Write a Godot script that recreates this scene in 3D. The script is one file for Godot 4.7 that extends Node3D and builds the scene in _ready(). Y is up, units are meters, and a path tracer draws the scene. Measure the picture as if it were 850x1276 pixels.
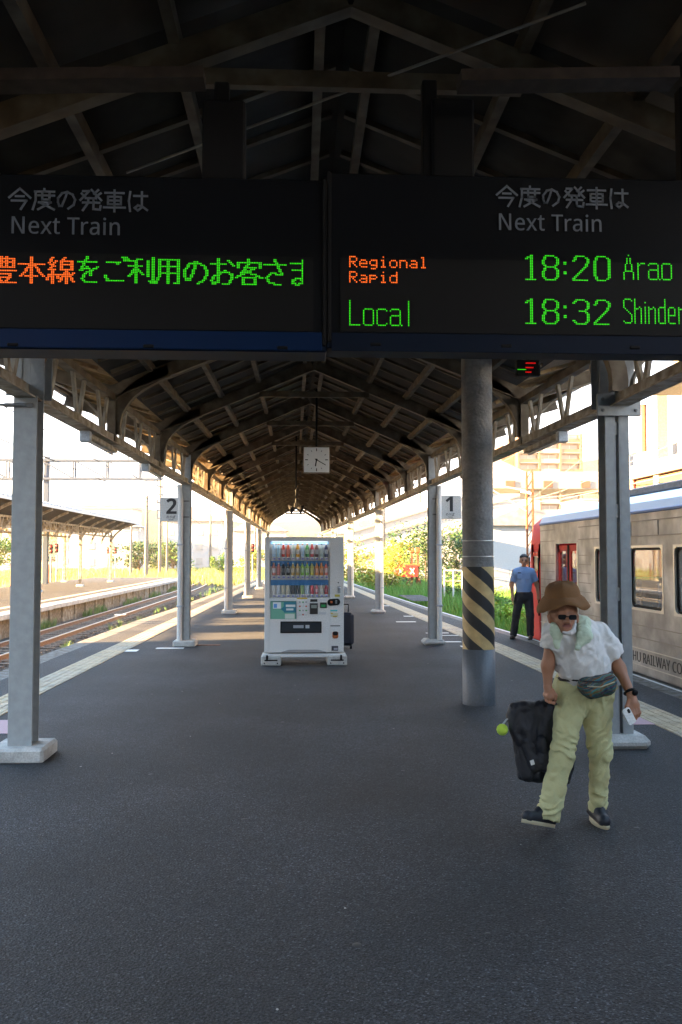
extends Node3D
# A railway platform under an old steel canopy, late afternoon.
# y up, metres; the platform runs along -z. "d" below is the distance ahead of the camera (z = -d).

var M := {}
var cache := {}
var used := {}
var rng := RandomNumberGenerator.new()
var cam: Camera3D
const F := 1100.0
const EYE := 1.7

# ---------------------------------------------------------------- helpers
func ray(px: float, py: float) -> Vector3:
	return cam.basis * Vector3((px - 425.0) / F, (638.0 - py) / F, -1.0)

func at(px: float, py: float, d: float) -> Vector3:          # the point of the plane z = -d seen at a pixel of the photograph
	var r := ray(px, py)
	return Vector3(0, EYE, 0) + r * (d / -r.z)

func ground(px: float, py: float, level := 0.0) -> Vector3:   # the point of a horizontal plane seen at a pixel
	var r := ray(px, py)
	return Vector3(0, EYE, 0) + r * ((level - EYE) / r.y)

func tab(t: Array, d: float) -> float:                         # piecewise linear table of [d, value]
	if d <= t[0][0]: return t[0][1]
	for i in range(1, t.size()):
		if d <= t[i][0]:
			return lerpf(t[i - 1][1], t[i][1], (d - t[i - 1][0]) / (t[i][0] - t[i - 1][0]))
	return t[-1][1]

func numbered(n: String) -> String:
	if not used.has(n):
		used[n] = 0
		return n
	used[n] += 1
	return "%s_%03d" % [n, used[n]]

func thing(called: String, label: String, category: String, where := Vector3.ZERO, turn := 0.0, group := "") -> Node3D:
	var o := Node3D.new()
	o.name = numbered(called)
	add_child(o)
	o.position = where
	o.rotation.y = turn
	tag(o, label, category, group)
	return o

func tag(o: Node, label: String, category: String, group := "") -> void:
	o.set_meta("label", label)
	o.set_meta("category", category)
	if group: o.set_meta("group", group)

func struct(called: String) -> Node3D:
	var o := Node3D.new()
	o.name = numbered(called)
	add_child(o)
	o.set_meta("kind", "structure")
	return o

func put(parent: Node, called: String, mesh: Mesh, m: Material, xf := Transform3D()) -> MeshInstance3D:
	var o := MeshInstance3D.new()
	o.name = numbered(called) if parent == self else called
	o.mesh = mesh
	o.material_override = m
	o.transform = xf
	parent.add_child(o, true)
	return o

func st_new() -> SurfaceTool:
	var st := SurfaceTool.new()
	st.begin(Mesh.PRIMITIVE_TRIANGLES)
	return st

func done(st: SurfaceTool, smooth := false) -> ArrayMesh:
	if smooth: st.index()
	st.generate_normals()
	return st.commit()

func quad(st: SurfaceTool, a: Vector3, b: Vector3, c: Vector3, d: Vector3) -> void:
	for v in [a, b, c, a, c, d]:
		st.add_vertex(v)

func add_box(st: SurfaceTool, c: Vector3, s: Vector3, b := Basis(), bevel := 0.0) -> void:
	st.set_smooth_group(-1)
	var h := s * 0.5
	var e: float = minf(bevel, minf(h.x, minf(h.y, h.z)) * 0.8)
	if e <= 0.0:
		var p := []
		for i in 8:
			p.append(c + b * Vector3(h.x if i & 1 else -h.x, h.y if i & 2 else -h.y, h.z if i & 4 else -h.z))
		for f in [[0, 1, 3, 2], [5, 4, 6, 7], [4, 0, 2, 6], [1, 5, 7, 3], [2, 3, 7, 6], [4, 5, 1, 0]]:
			quad(st, p[f[0]], p[f[3]], p[f[2]], p[f[1]])
		return
	# chamfered: 3 points at each corner
	var q := {}
	for i in 8:
		var sg := Vector3(1 if i & 1 else -1, 1 if i & 2 else -1, 1 if i & 4 else -1)
		for ax in 3:
			var v := Vector3.ZERO
			for k in 3:
				v[k] = sg[k] * (h[k] if k == ax else h[k] - e)
			q[i * 3 + ax] = c + b * v
	for ax in 3:
		var u := (ax + 1) % 3
		var w := (ax + 2) % 3
		for s1 in 2:
			var i0 := (s1 << ax)
			var l := [i0, i0 | (1 << u), i0 | (1 << u) | (1 << w), i0 | (1 << w)]
			if s1: quad(st, q[l[0] * 3 + ax], q[l[3] * 3 + ax], q[l[2] * 3 + ax], q[l[1] * 3 + ax])
			else: quad(st, q[l[0] * 3 + ax], q[l[1] * 3 + ax], q[l[2] * 3 + ax], q[l[3] * 3 + ax])
		for su in 2:
			for sw in 2:
				var i1 := (su << u) | (sw << w)
				var i2 := i1 | (1 << ax)
				quad(st, q[i1 * 3 + u], q[i2 * 3 + u], q[i2 * 3 + w], q[i1 * 3 + w])
	for i in 8:
		for ax in 3: st.add_vertex(q[i * 3 + ax])

func box_mesh(s: Vector3, bevel := 0.0) -> ArrayMesh:
	var key := "b%.4f_%.4f_%.4f_%.4f" % [s.x, s.y, s.z, bevel]
	if not cache.has(key):
		var st := st_new()
		add_box(st, Vector3.ZERO, s, Basis(), bevel)
		cache[key] = done(st)
	return cache[key]

func box(parent: Node, called: String, c: Vector3, s: Vector3, m: Material, bevel := 0.0, b := Basis()) -> MeshInstance3D:
	return put(parent, called, box_mesh(s, bevel), m, Transform3D(b, c))

func span(a: Vector3, b: Vector3, up := Vector3.UP) -> Basis:   # local z runs from a to b
	var z := (b - a).normalized()
	var x := up.cross(z)
	if x.length() < 0.001: x = Vector3.RIGHT.cross(z)
	if x.length() < 0.001: x = Vector3.FORWARD.cross(z)
	x = x.normalized()
	return Basis(x, z.cross(x), z)

func bar(parent: Node, called: String, a: Vector3, b: Vector3, w: float, h: float, m: Material, up := Vector3.UP, bevel := 0.0) -> MeshInstance3D:
	return box(parent, called, (a + b) * 0.5, Vector3(w, h, snappedf((b - a).length(), 0.001)), m, bevel, span(a, b, up))

func add_bar(st: SurfaceTool, a: Vector3, b: Vector3, w: float, h: float, up := Vector3.UP) -> void:
	add_box(st, (a + b) * 0.5, Vector3(w, h, (b - a).length()), span(a, b, up))

# a rectangle swept along a path lying in a plane across "side"
func add_sweep(st: SurfaceTool, pts: Array, side: Vector3, w: float, t: float, off := 0.0) -> void:
	st.set_smooth_group(-1)
	var rings := []
	for i in pts.size():
		var tan: Vector3 = (pts[mini(i + 1, pts.size() - 1)] - pts[maxi(i - 1, 0)]).normalized()
		var n: Vector3 = tan.cross(side).normalized()
		var c: Vector3 = pts[i] + n * off
		rings.append([c - side * w * .5 - n * t * .5, c + side * w * .5 - n * t * .5, c + side * w * .5 + n * t * .5, c - side * w * .5 + n * t * .5])
	for i in rings.size() - 1:
		for k in 4:
			quad(st, rings[i][k], rings[i][(k + 1) % 4], rings[i + 1][(k + 1) % 4], rings[i + 1][k])
	quad(st, rings[0][3], rings[0][2], rings[0][1], rings[0][0])
	quad(st, rings[-1][0], rings[-1][1], rings[-1][2], rings[-1][3])

func add_tube(st: SurfaceTool, pts: Array, r: float, n := 8, r2 := -1.0) -> void:
	st.set_smooth_group(0)
	var rings := []
	var ref := Vector3(0.31, 0.83, 0.46)
	for i in pts.size():
		var tan: Vector3 = (pts[mini(i + 1, pts.size() - 1)] - pts[maxi(i - 1, 0)]).normalized()
		var u := tan.cross(ref).normalized()
		if absf(tan.dot(ref)) > 0.98: u = tan.cross(Vector3(0.9, -0.2, 0.1)).normalized()
		var v := tan.cross(u)
		var rr: float = r if r2 < 0.0 else lerpf(r, r2, float(i) / maxf(1.0, pts.size() - 1))
		var ring := []
		for k in n:
			var a := TAU * k / n
			ring.append(pts[i] + (u * cos(a) + v * sin(a)) * rr)
		rings.append(ring)
	for i in rings.size() - 1:
		for k in n:
			quad(st, rings[i][k], rings[i + 1][k], rings[i + 1][(k + 1) % n], rings[i][(k + 1) % n])
	for e in [0, rings.size() - 1]:
		st.set_smooth_group(-1)
		for k in range(1, n - 1):
			for q in ([0, k, k + 1] if e == 0 else [0, k + 1, k]): st.add_vertex(rings[e][q])

func tube(parent: Node, called: String, pts: Array, r: float, m: Material, n := 8, r2 := -1.0) -> MeshInstance3D:
	var st := st_new()
	add_tube(st, pts, r, n, r2)
	return put(parent, called, done(st), m)

# profile: Array of Vector2(radius, height), turned about y
func lathe(profile: Array, n := 24, smooth := true) -> ArrayMesh:
	var st := st_new()
	st.set_smooth_group(0 if smooth else -1)
	for i in profile.size() - 1:
		var p: Vector2 = profile[i]
		var q: Vector2 = profile[i + 1]
		for k in n:
			var a := TAU * k / n
			var b := TAU * (k + 1) / n
			var v := [Vector3(p.x * cos(a), p.y, p.x * sin(a)), Vector3(p.x * cos(b), p.y, p.x * sin(b)), Vector3(q.x * cos(b), q.y, q.x * sin(b)), Vector3(q.x * cos(a), q.y, q.x * sin(a))]
			if p.x < 0.0001:
				for s in [v[0], v[3], v[2]]: st.add_vertex(s)
			elif q.x < 0.0001:
				for s in [v[0], v[2], v[1]]: st.add_vertex(s)
			else:
				quad(st, v[0], v[3], v[2], v[1])
	st.generate_normals()
	return st.commit()

# flat polygon in xy pushed back along z
func prism(poly: PackedVector2Array, depth: float) -> ArrayMesh:
	var st := st_new()
	st.set_smooth_group(-1)
	var tri := Geometry2D.triangulate_polygon(poly)
	for i in range(0, tri.size(), 3):
		for k in [0, 1, 2]:
			st.add_vertex(Vector3(poly[tri[i + k]].x, poly[tri[i + k]].y, 0))
		for k in [2, 1, 0]:
			st.add_vertex(Vector3(poly[tri[i + k]].x, poly[tri[i + k]].y, -depth))
	for i in poly.size():
		var a := poly[i]
		var b := poly[(i + 1) % poly.size()]
		quad(st, Vector3(a.x, a.y, 0), Vector3(b.x, b.y, 0), Vector3(b.x, b.y, -depth), Vector3(a.x, a.y, -depth))
	return done(st)

func round_rect(w: float, h: float, r: float, n := 5) -> PackedVector2Array:
	var p := PackedVector2Array()
	for c in [[1, 1, 0.0], [-1, 1, 90.0], [-1, -1, 180.0], [1, -1, 270.0]]:
		for i in n + 1:
			var a := deg_to_rad(c[2] + 90.0 * i / n)
			p.append(Vector2(c[0] * (w * .5 - r) + r * cos(a), c[1] * (h * .5 - r) + r * sin(a)))
	return p

# a rectangular plate with a rounded hole, facing +z, t thick
func holed(w: float, h: float, iw: float, ih: float, r: float, t: float, ix := 0.0, iy := 0.0) -> ArrayMesh:
	var st := st_new()
	st.set_smooth_group(-1)
	var inner := round_rect(iw, ih, r)
	var n := inner.size()
	var outer := PackedVector2Array()
	for p in inner:
		var s := minf(w * .5 / maxf(absf(p.x), 0.0001), h * .5 / maxf(absf(p.y), 0.0001))
		outer.append(p * s)
	# put true corners at the nearest samples
	for c in 4:
		var k := c * 6 + 2
		outer[k] = Vector2((1 if c in [0, 3] else -1) * w * .5, (1 if c in [0, 1] else -1) * h * .5)
	for i in n:
		var j := (i + 1) % n
		var o := Vector2(ix, iy)
		var a := inner[i] + o
		var b := inner[j] + o
		var c := outer[j]
		var d := outer[i]
		quad(st, Vector3(a.x, a.y, 0), Vector3(b.x, b.y, 0), Vector3(c.x, c.y, 0), Vector3(d.x, d.y, 0))
		quad(st, Vector3(d.x, d.y, -t), Vector3(c.x, c.y, -t), Vector3(b.x, b.y, -t), Vector3(a.x, a.y, -t))
		quad(st, Vector3(a.x, a.y, -t), Vector3(b.x, b.y, -t), Vector3(b.x, b.y, 0), Vector3(a.x, a.y, 0))
		quad(st, Vector3(d.x, d.y, 0), Vector3(c.x, c.y, 0), Vector3(c.x, c.y, -t), Vector3(d.x, d.y, -t))
	return done(st)

func text_mesh(s: String, height: float, depth := 0.002, bold := false) -> TextMesh:   # height is that of the font's em
	var t := TextMesh.new()
	var f := SystemFont.new()
	f.font_names = PackedStringArray(["Droid Sans"])
	f.font_weight = 700 if bold else 400
	t.font = f
	t.text = s
	t.font_size = 64
	t.pixel_size = height / 64.0
	t.depth = depth
	t.curve_step = 1.0
	return t

# ---------------------------------------------------------------- materials
func lin(r: float, g: float, b: float) -> Color:
	return Color(r, g, b).linear_to_srgb()

func noise_tex(freq: float, lo: float, hi: float, size := 512, octaves := 4, kind := FastNoiseLite.TYPE_SIMPLEX_SMOOTH, sd := 1, tint := Color(1, 1, 1)) -> NoiseTexture2D:
	var n := FastNoiseLite.new()
	n.noise_type = kind
	n.frequency = freq
	n.fractal_octaves = octaves
	n.seed = sd
	var t := NoiseTexture2D.new()
	t.width = size
	t.height = size
	t.seamless = true
	t.noise = n
	var g := Gradient.new()
	g.offsets = PackedFloat32Array([0.15, 0.85])
	g.colors = PackedColorArray([Color(lo * tint.r, lo * tint.g, lo * tint.b), Color(hi, hi, hi)])
	t.color_ramp = g
	return t

func normal_tex(freq: float, strength: float, size := 512, sd := 3) -> NoiseTexture2D:
	var n := FastNoiseLite.new()
	n.frequency = freq
	n.fractal_octaves = 4
	n.seed = sd
	var t := NoiseTexture2D.new()
	t.width = size
	t.height = size
	t.seamless = true
	t.as_normal_map = true
	t.bump_strength = strength
	t.noise = n
	return t

func mat(c: Color, rough := 0.7, metal := 0.0, tex: Texture2D = null, scale := 1.0, nrm: Texture2D = null, nscale := 0.4) -> StandardMaterial3D:
	var m := StandardMaterial3D.new()
	m.albedo_color = c
	m.roughness = rough
	m.metallic = metal
	if tex or nrm:
		m.uv1_triplanar = true
		m.uv1_world_triplanar = true
		m.uv1_scale = Vector3.ONE * scale
		m.albedo_texture = tex
		if nrm:
			m.normal_enabled = true
			m.normal_texture = nrm
			m.normal_scale = nscale
	return m

func detail(m: StandardMaterial3D, tex: Texture2D, scale: float) -> void:
	m.detail_enabled = true
	m.detail_albedo = tex
	m.detail_blend_mode = BaseMaterial3D.BLEND_MODE_MUL
	m.detail_uv_layer = BaseMaterial3D.DETAIL_UV_2
	m.uv2_triplanar = true
	m.uv2_world_triplanar = true
	m.uv2_scale = Vector3.ONE * scale

func glow(c: Color, e: float) -> StandardMaterial3D:
	var m := mat(c, 0.6)
	m.emission_enabled = true
	m.emission = c
	m.emission_energy_multiplier = e
	return m

func asphalt_image(sd: int) -> ImageTexture:
	var im := Image.create(1024, 1024, false, Image.FORMAT_RGB8)
	var r := RandomNumberGenerator.new()
	r.seed = sd
	im.fill(Color(0.44, 0.44, 0.44))
	for k in 42000:
		var v := clampf(r.randfn(0.42, 0.2), 0.08, 0.95)
		if r.randf() < 0.008: v = r.randf_range(0.92, 1.0)
		var w := r.randf_range(-0.025, 0.025)
		var s := r.randi_range(4, 10)
		im.fill_rect(Rect2i(r.randi_range(0, 1023), r.randi_range(0, 1023), s, s - r.randi_range(0, 2)), Color(clampf(v + w, 0, 1), v, clampf(v - w, 0, 1)))
	return ImageTexture.create_from_image(im)

func rib_image(base: float, groove: float, period: int) -> ImageTexture:   # fine wale of a woven cloth
	var im := Image.create(256, 256, false, Image.FORMAT_RGB8)
	var r := RandomNumberGenerator.new()
	r.seed = 8
	for x in 256:
		for y in 256:
			var v := base + groove * sin(TAU * x / period) + r.randf_range(-.06, .06)
			im.set_pixel(x, y, Color(v, v, v))
	return ImageTexture.create_from_image(im)

func make_materials() -> void:
	var grime := noise_tex(0.012, 0.84, 1.0, 512, 5, FastNoiseLite.TYPE_SIMPLEX_SMOOTH, 4)
	var fine := noise_tex(0.06, 0.88, 1.0, 512, 5, FastNoiseLite.TYPE_SIMPLEX, 9)
	var patch := noise_tex(0.006, 0.7, 1.0, 512, 5, FastNoiseLite.TYPE_SIMPLEX_SMOOTH, 21)
	var rusty := noise_tex(0.02, 0.66, 1.0, 512, 5, FastNoiseLite.TYPE_SIMPLEX, 14, Color(1.0, 0.9, 0.78))
	var bump := normal_tex(0.05, 6.0)
	var rough_bump := normal_tex(0.12, 10.0, 512, 7)
	var wr := normal_tex(0.012, 14.0, 512, 12)
	M.asphalt = mat(lin(0.142, 0.149, 0.17), 0.82, 0.0, asphalt_image(5), 0.92, rough_bump, 0.35)
	detail(M.asphalt, patch, 0.16)
	M.asphalt_patch = mat(lin(0.14, 0.147, 0.165), 0.85, 0.0, asphalt_image(6), 0.8, rough_bump, 0.5)
	detail(M.asphalt_patch, patch, 0.3)
	M.concrete = mat(lin(0.42, 0.41, 0.39), 0.85, 0.0, fine, 0.9, bump, 0.3)
	detail(M.concrete, grime, 0.35)
	M.pale_concrete = mat(lin(0.6, 0.585, 0.55), 0.8, 0.0, fine, 1.4, bump, 0.3)
	detail(M.pale_concrete, grime, 0.8)
	M.old_concrete = mat(lin(0.3, 0.27, 0.22), 0.9, 0.0, rusty, 0.25, bump, 0.6)
	detail(M.old_concrete, grime, 0.9)
	M.dirty_concrete = mat(lin(0.2, 0.17, 0.13), 0.92, 0.0, rusty, 0.5, bump, 0.6)
	detail(M.dirty_concrete, grime, 1.3)
	M.tactile = [mat(lin(0.56, 0.46, 0.31), 0.75, 0, fine, 2.0), mat(lin(0.52, 0.44, 0.32), 0.75, 0, fine, 2.0), mat(lin(0.6, 0.48, 0.31), 0.75, 0, grime, 2.0)]
	for m in M.tactile: detail(m, grime, 0.6)
	M.steel_grey = mat(lin(0.33, 0.35, 0.355), 0.5, 0.0, noise_tex(0.03, 0.93, 1.0, 512, 4, FastNoiseLite.TYPE_SIMPLEX_SMOOTH, 31), 0.6, bump, 0.08)          # old grey-green gloss paint
	M.steel_dark = mat(lin(0.2, 0.205, 0.21), 0.5, 0.0, fine, 0.8, bump, 0.2)
	detail(M.steel_dark, grime, 0.7)
	M.steel_cream = mat(lin(0.4, 0.37, 0.31), 0.55, 0.0, rusty, 0.35, bump, 0.2)
	M.roof_steel = mat(lin(0.15, 0.115, 0.07), 0.6, 0.0, rusty, 0.3)  # warm tint in this colour stands for golden light on the frames
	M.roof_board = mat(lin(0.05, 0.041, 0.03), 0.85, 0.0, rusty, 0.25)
	M.roof_tin = mat(lin(0.3, 0.32, 0.33), 0.5, 0.3, rusty, 0.3)
	M.galv = mat(lin(0.45, 0.5, 0.56), 0.5, 0.3, fine, 1.0)
	M.white_paint = mat(lin(0.74, 0.74, 0.72), 0.5, 0.0, fine, 1.5)
	M.machine = mat(lin(0.76, 0.755, 0.735), 0.42, 0.0, fine, 1.6)
	M.pillar = mat(lin(0.24, 0.235, 0.225), 0.7, 0.0, fine, 0.7, bump, 0.35)
	detail(M.pillar, grime, 0.8)
	M.pillar_foot = mat(lin(0.11, 0.118, 0.13), 0.5, 0.0, fine, 0.9, bump, 0.2)
	M.black_paint = mat(lin(0.018, 0.018, 0.018), 0.55, 0, fine, 2.0)
	M.yellow_paint = mat(lin(0.62, 0.44, 0.19), 0.6, 0, grime, 1.1)
	M.black = mat(lin(0.007, 0.007, 0.008), 0.6)
	M.black.metallic_specular = 0.3
	M.black_gloss = mat(lin(0.004, 0.0048, 0.007), 0.5)
	M.black_gloss.metallic_specular = 0.25
	M.navy_frame = mat(lin(0.004, 0.01, 0.026), 0.5)
	M.blue_band = mat(lin(0.003, 0.017, 0.065), 0.4)
	M.blue_band.metallic_specular = 0.25
	M.navy_frame.metallic_specular = 0.25
	M.print_grey = mat(lin(0.15, 0.17, 0.205), 0.7)
	M.led_green = glow(Color(0.2, 0.88, 0.07), 0.033)
	M.led_orange = glow(Color(1.0, 0.42, 0.12), 0.046)
	M.led_red = glow(Color(1.0, 0.06, 0.06), 0.016)
	M.sign_white = mat(lin(0.66, 0.66, 0.64), 0.5, 0, fine, 1.0)
	M.ink = mat(lin(0.02, 0.02, 0.022), 0.6)
	M.rail = mat(lin(0.22, 0.13, 0.09), 0.7, 0.2, rusty, 1.0)
	M.rail_top = mat(lin(0.5, 0.46, 0.42), 0.35, 0.8)
	M.sleeper = mat(lin(0.15, 0.12, 0.1), 0.9, 0, rusty, 0.8)
	M.ballast = mat(lin(0.38, 0.3, 0.25), 0.95, 0.0, asphalt_image(11), 0.35, rough_bump, 1.0)
	detail(M.ballast, rusty, 0.1)
	M.earth = mat(lin(0.3, 0.27, 0.16), 0.95, 0.0, rusty, 0.05, rough_bump, 0.8)
	M.rust = mat(lin(0.25, 0.1, 0.045), 0.85, 0.1, rusty, 1.2)
	M.orange = mat(lin(0.5, 0.13, 0.025), 0.6, 0, rusty, 0.8)
	M.red = mat(lin(0.6, 0.02, 0.015), 0.4)
	M.train_red = mat(lin(0.62, 0.012, 0.008), 0.6)
	M.stainless = mat(lin(0.64, 0.63, 0.61), 0.42, 0.3, patch, 0.3)
	detail(M.stainless, grime, 0.4)
	M.stainless_trim = mat(lin(0.62, 0.6, 0.55), 0.32, 0.6)
	M.sky_tinted_roof = mat(lin(0.5, 0.58, 0.7), 0.4, 0.2)  # bluish tint stands for the sky reflected in the steel
	M.train_blue = mat(lin(0.05, 0.14, 0.36), 0.4, 0.1)
	M.train_inside = mat(lin(0.2, 0.19, 0.18), 0.8)
	M.groove = mat(lin(0.26, 0.245, 0.22), 0.6, 0.2)
	M.glass = mat(Color(0.75, 0.8, 0.8, 0.12), 0.02)
	M.glass.transparency = BaseMaterial3D.TRANSPARENCY_ALPHA
	M.clear_glass = mat(Color(0.9, 0.92, 0.92, 0.02), 0.02)
	M.clear_glass.transparency = BaseMaterial3D.TRANSPARENCY_ALPHA
	M.far_glass = mat(lin(0.14, 0.15, 0.16), 0.15)
	M.pale_glass = mat(lin(0.26, 0.26, 0.25), 0.2)  # lightened: distance haze is put into the window colour
	M.gantry = mat(lin(0.035, 0.055, 0.09), 0.6)
	M.clock_face = mat(lin(0.82, 0.82, 0.8), 0.4)
	M.golden_lit_board = mat(lin(0.42, 0.29, 0.14), 0.8, 0.0, rusty, 0.35)  # golden sunlight on the wing undersides is put into the board colour
	M.edge_stone = mat(lin(0.2, 0.195, 0.185), 0.85, 0.0, fine, 0.9, bump, 0.3)
	detail(M.edge_stone, rusty, 0.5)
	M.dark_glass = mat(lin(0.03, 0.035, 0.04), 0.05)
	M.blue_seat = mat(lin(0.03, 0.06, 0.15), 0.8)
	# clothes and people
	M.skin = mat(lin(0.36, 0.185, 0.115), 0.55)
	M.skin.vertex_color_use_as_albedo = true
	M.skin.albedo_color = Color(1, 1, 1)
	M.shirt = mat(lin(0.74, 0.73, 0.71), 0.9, 0, fine, 9.0, wr, 0.25)
	M.shirt.uv1_world_triplanar = false
	M.trousers = mat(lin(0.54, 0.53, 0.28), 0.85, 0, fine, 9.0, wr, 0.35)
	M.towel = mat(lin(0.6, 0.72, 0.56), 0.95, 0, fine, 12.0)
	var hat_rib := rib_image(0.85, 0.1, 8)
	M.hat = mat(lin(0.24, 0.115, 0.04), 0.95, 0, hat_rib, 14.0)
	M.hat.uv1_world_triplanar = false
	M.bag = mat(lin(0.007, 0.009, 0.016), 0.6, 0, grime, 3.0, wr, 0.5)
	M.strap = mat(lin(0.02, 0.017, 0.02), 0.7)
	M.sole = mat(lin(0.4, 0.35, 0.23), 0.8)
	M.shoe = mat(lin(0.009, 0.012, 0.02), 0.6, 0, fine, 6.0)
	M.mask = mat(lin(0.6, 0.6, 0.59), 0.9)
	M.ball = mat(lin(0.5, 0.72, 0.08), 0.95, 0, fine, 10.0)
	M.uniform = mat(lin(0.19, 0.3, 0.52), 0.85)
	M.dark_cloth = mat(lin(0.016, 0.017, 0.022), 0.85)
	M.hair = mat(lin(0.012, 0.009, 0.008), 0.6)
	M.leather = mat(lin(0.04, 0.022, 0.015), 0.5)
	M.suitcase = mat(lin(0.015, 0.02, 0.035), 0.5, 0, fine, 3.0)
	# leaves
	M.leaf = mat(Color(1, 1, 1), 0.7)
	M.leaf.vertex_color_use_as_albedo = true
	M.leaf.backlight_enabled = true
	M.leaf.backlight = Color(0.35, 0.4, 0.1)
	M.bark = mat(lin(0.12, 0.09, 0.06), 0.9, 0, rusty, 1.0)
	# buildings
	M.wall_cream = mat(lin(0.26, 0.245, 0.225), 0.85, 0, fine, 0.3)
	M.wall_white = mat(lin(0.36, 0.365, 0.37), 0.8, 0, fine, 0.3)
	M.wall_brown = mat(lin(0.13, 0.06, 0.034), 0.85, 0, grime, 0.1)
	M.wall_grey = mat(lin(0.4, 0.41, 0.42), 0.85, 0, fine, 0.4)
	M.wall_blue = mat(lin(0.36, 0.42, 0.5), 0.8, 0, grime, 0.2)
	M.hill = mat(lin(0.03, 0.062, 0.03), 0.95, 0, rusty, 0.02, rough_bump, 1.0)
	M.roof_tile = mat(lin(0.2, 0.21, 0.23), 0.7, 0, grime, 0.3)

# ---------------------------------------------------------------- the place
const XL := [[-25.0, -2.45], [7.66, -2.31], [16.86, -2.11], [26.06, -1.99], [35.26, -1.96], [44.46, -1.9], [53.66, -1.8]]
const XR := [[-25.0, 2.85], [7.9, 2.88], [16.86, 2.59], [26.06, 2.38], [35.26, 2.08], [44.46, 1.8], [53.66, 1.5]]
const EDGE_L := [[-30.0, -4.45], [15.0, -4.35], [23.0, -4.2], [29.0, -3.96], [45.0, -3.6], [62.0, -3.2]]
const EDGE_R := [[-30.0, 4.85], [17.5, 4.85], [27.0, 4.33], [40.0, 3.8], [62.0, 3.1]]
const STRIP_L := [[-30.0, -3.42], [11.4, -3.34], [23.0, -3.13], [45.0, -2.7], [62.0, -2.35]]
const STRIP_R := [[-30.0, 3.86], [8.7, 3.8], [16.4, 3.69], [19.9, 3.58], [33.0, 3.19], [44.5, 2.9], [62.0, 2.4]]
const RAIL := -0.95
const BAY := 9.2
const STEP := 9.2 / 3.0
const RIDGE := 4.62
const PLATE := 3.6

func mid(d: float) -> float: return (tab(XL, d) + tab(XR, d)) * .5
func half(d: float) -> float: return (tab(XR, d) - tab(XL, d)) * .5
const WING := 1.45
func roof_y(d: float, off: float) -> float:
	var h := half(d)
	if absf(off) > h: return PLATE + (absf(off) - h) * .3          # the wings outside the columns rise again
	return RIDGE - (RIDGE - PLATE) / h * absf(off)

func _ready() -> void:
	rng.seed = 7
	cam = Camera3D.new()
	cam.name = "camera"
	cam.fov = 60.23
	cam.near = 0.05
	cam.far = 4000.0
	add_child(cam)
	cam.position = Vector3(0, EYE, 0)
	cam.rotation = Vector3(deg_to_rad(2.81), deg_to_rad(-2.81), 0)
	cam.current = true
	var we := WorldEnvironment.new()
	we.name = "environment"
	var e := Environment.new()
	e.background_mode = Environment.BG_SKY
	var sky := Sky.new()
	var sm := ProceduralSkyMaterial.new()
	sm.sky_top_color = Color(0.66, 0.83, 1.0)
	sm.sky_horizon_color = Color(1.0, 0.97, 0.92)
	sm.sky_curve = 0.2
	sm.ground_bottom_color = Color(0.45, 0.42, 0.38)
	sm.ground_horizon_color = Color(0.9, 0.88, 0.84)
	sm.sun_angle_max = 0.0
	sm.sky_energy_multiplier = 0.46
	sky.sky_material = sm
	e.sky = sky
	e.tonemap_mode = Environment.TONE_MAPPER_LINEAR
	e.tonemap_exposure = 26.5
	e.sdfgi_enabled = true
	e.ssao_enabled = true
	e.ssil_enabled = true
	e.fog_enabled = true
	e.fog_density = 0.0003
	e.fog_light_color = Color(1.0, 0.96, 0.9)
	we.environment = e
	add_child(we)
	var sun := DirectionalLight3D.new()
	sun.name = "sun"
	sun.light_color = Color(1.0, 0.82, 0.58)
	sun.light_energy = 1.6
	sun.light_angular_distance = 0.5
	sun.shadow_enabled = true
	add_child(sun)
	var el := deg_to_rad(11.5)
	var az := deg_to_rad(10.0)
	sun.look_at_from_position(Vector3.ZERO, Vector3(cos(el) * cos(az), -sin(el), -cos(el) * sin(az)))
	make_materials()
	build_ground()
	build_platform()
	build_canopy()
	build_left_side()
	build_right_side()
	build_signs()
	build_pillar()
	build_machine()
	build_train()
	build_old_man()
	build_officer()
	build_plants()

# a strip of ground between two edge tables
func strip(parent: Node, called: String, left: Array, right: Array, ds: Array, y: float, m: Material, loff := 0.0, roff := 0.0) -> MeshInstance3D:
	var st := st_new()
	for i in ds.size() - 1:
		var a: float = ds[i]
		var b: float = ds[i + 1]
		quad(st, Vector3(tab(left, a) + loff, y, -a), Vector3(tab(left, b) + loff, y, -b), Vector3(tab(right, b) + roff, y, -b), Vector3(tab(right, a) + roff, y, -a))
	return put(parent, called, done(st), m)

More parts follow.
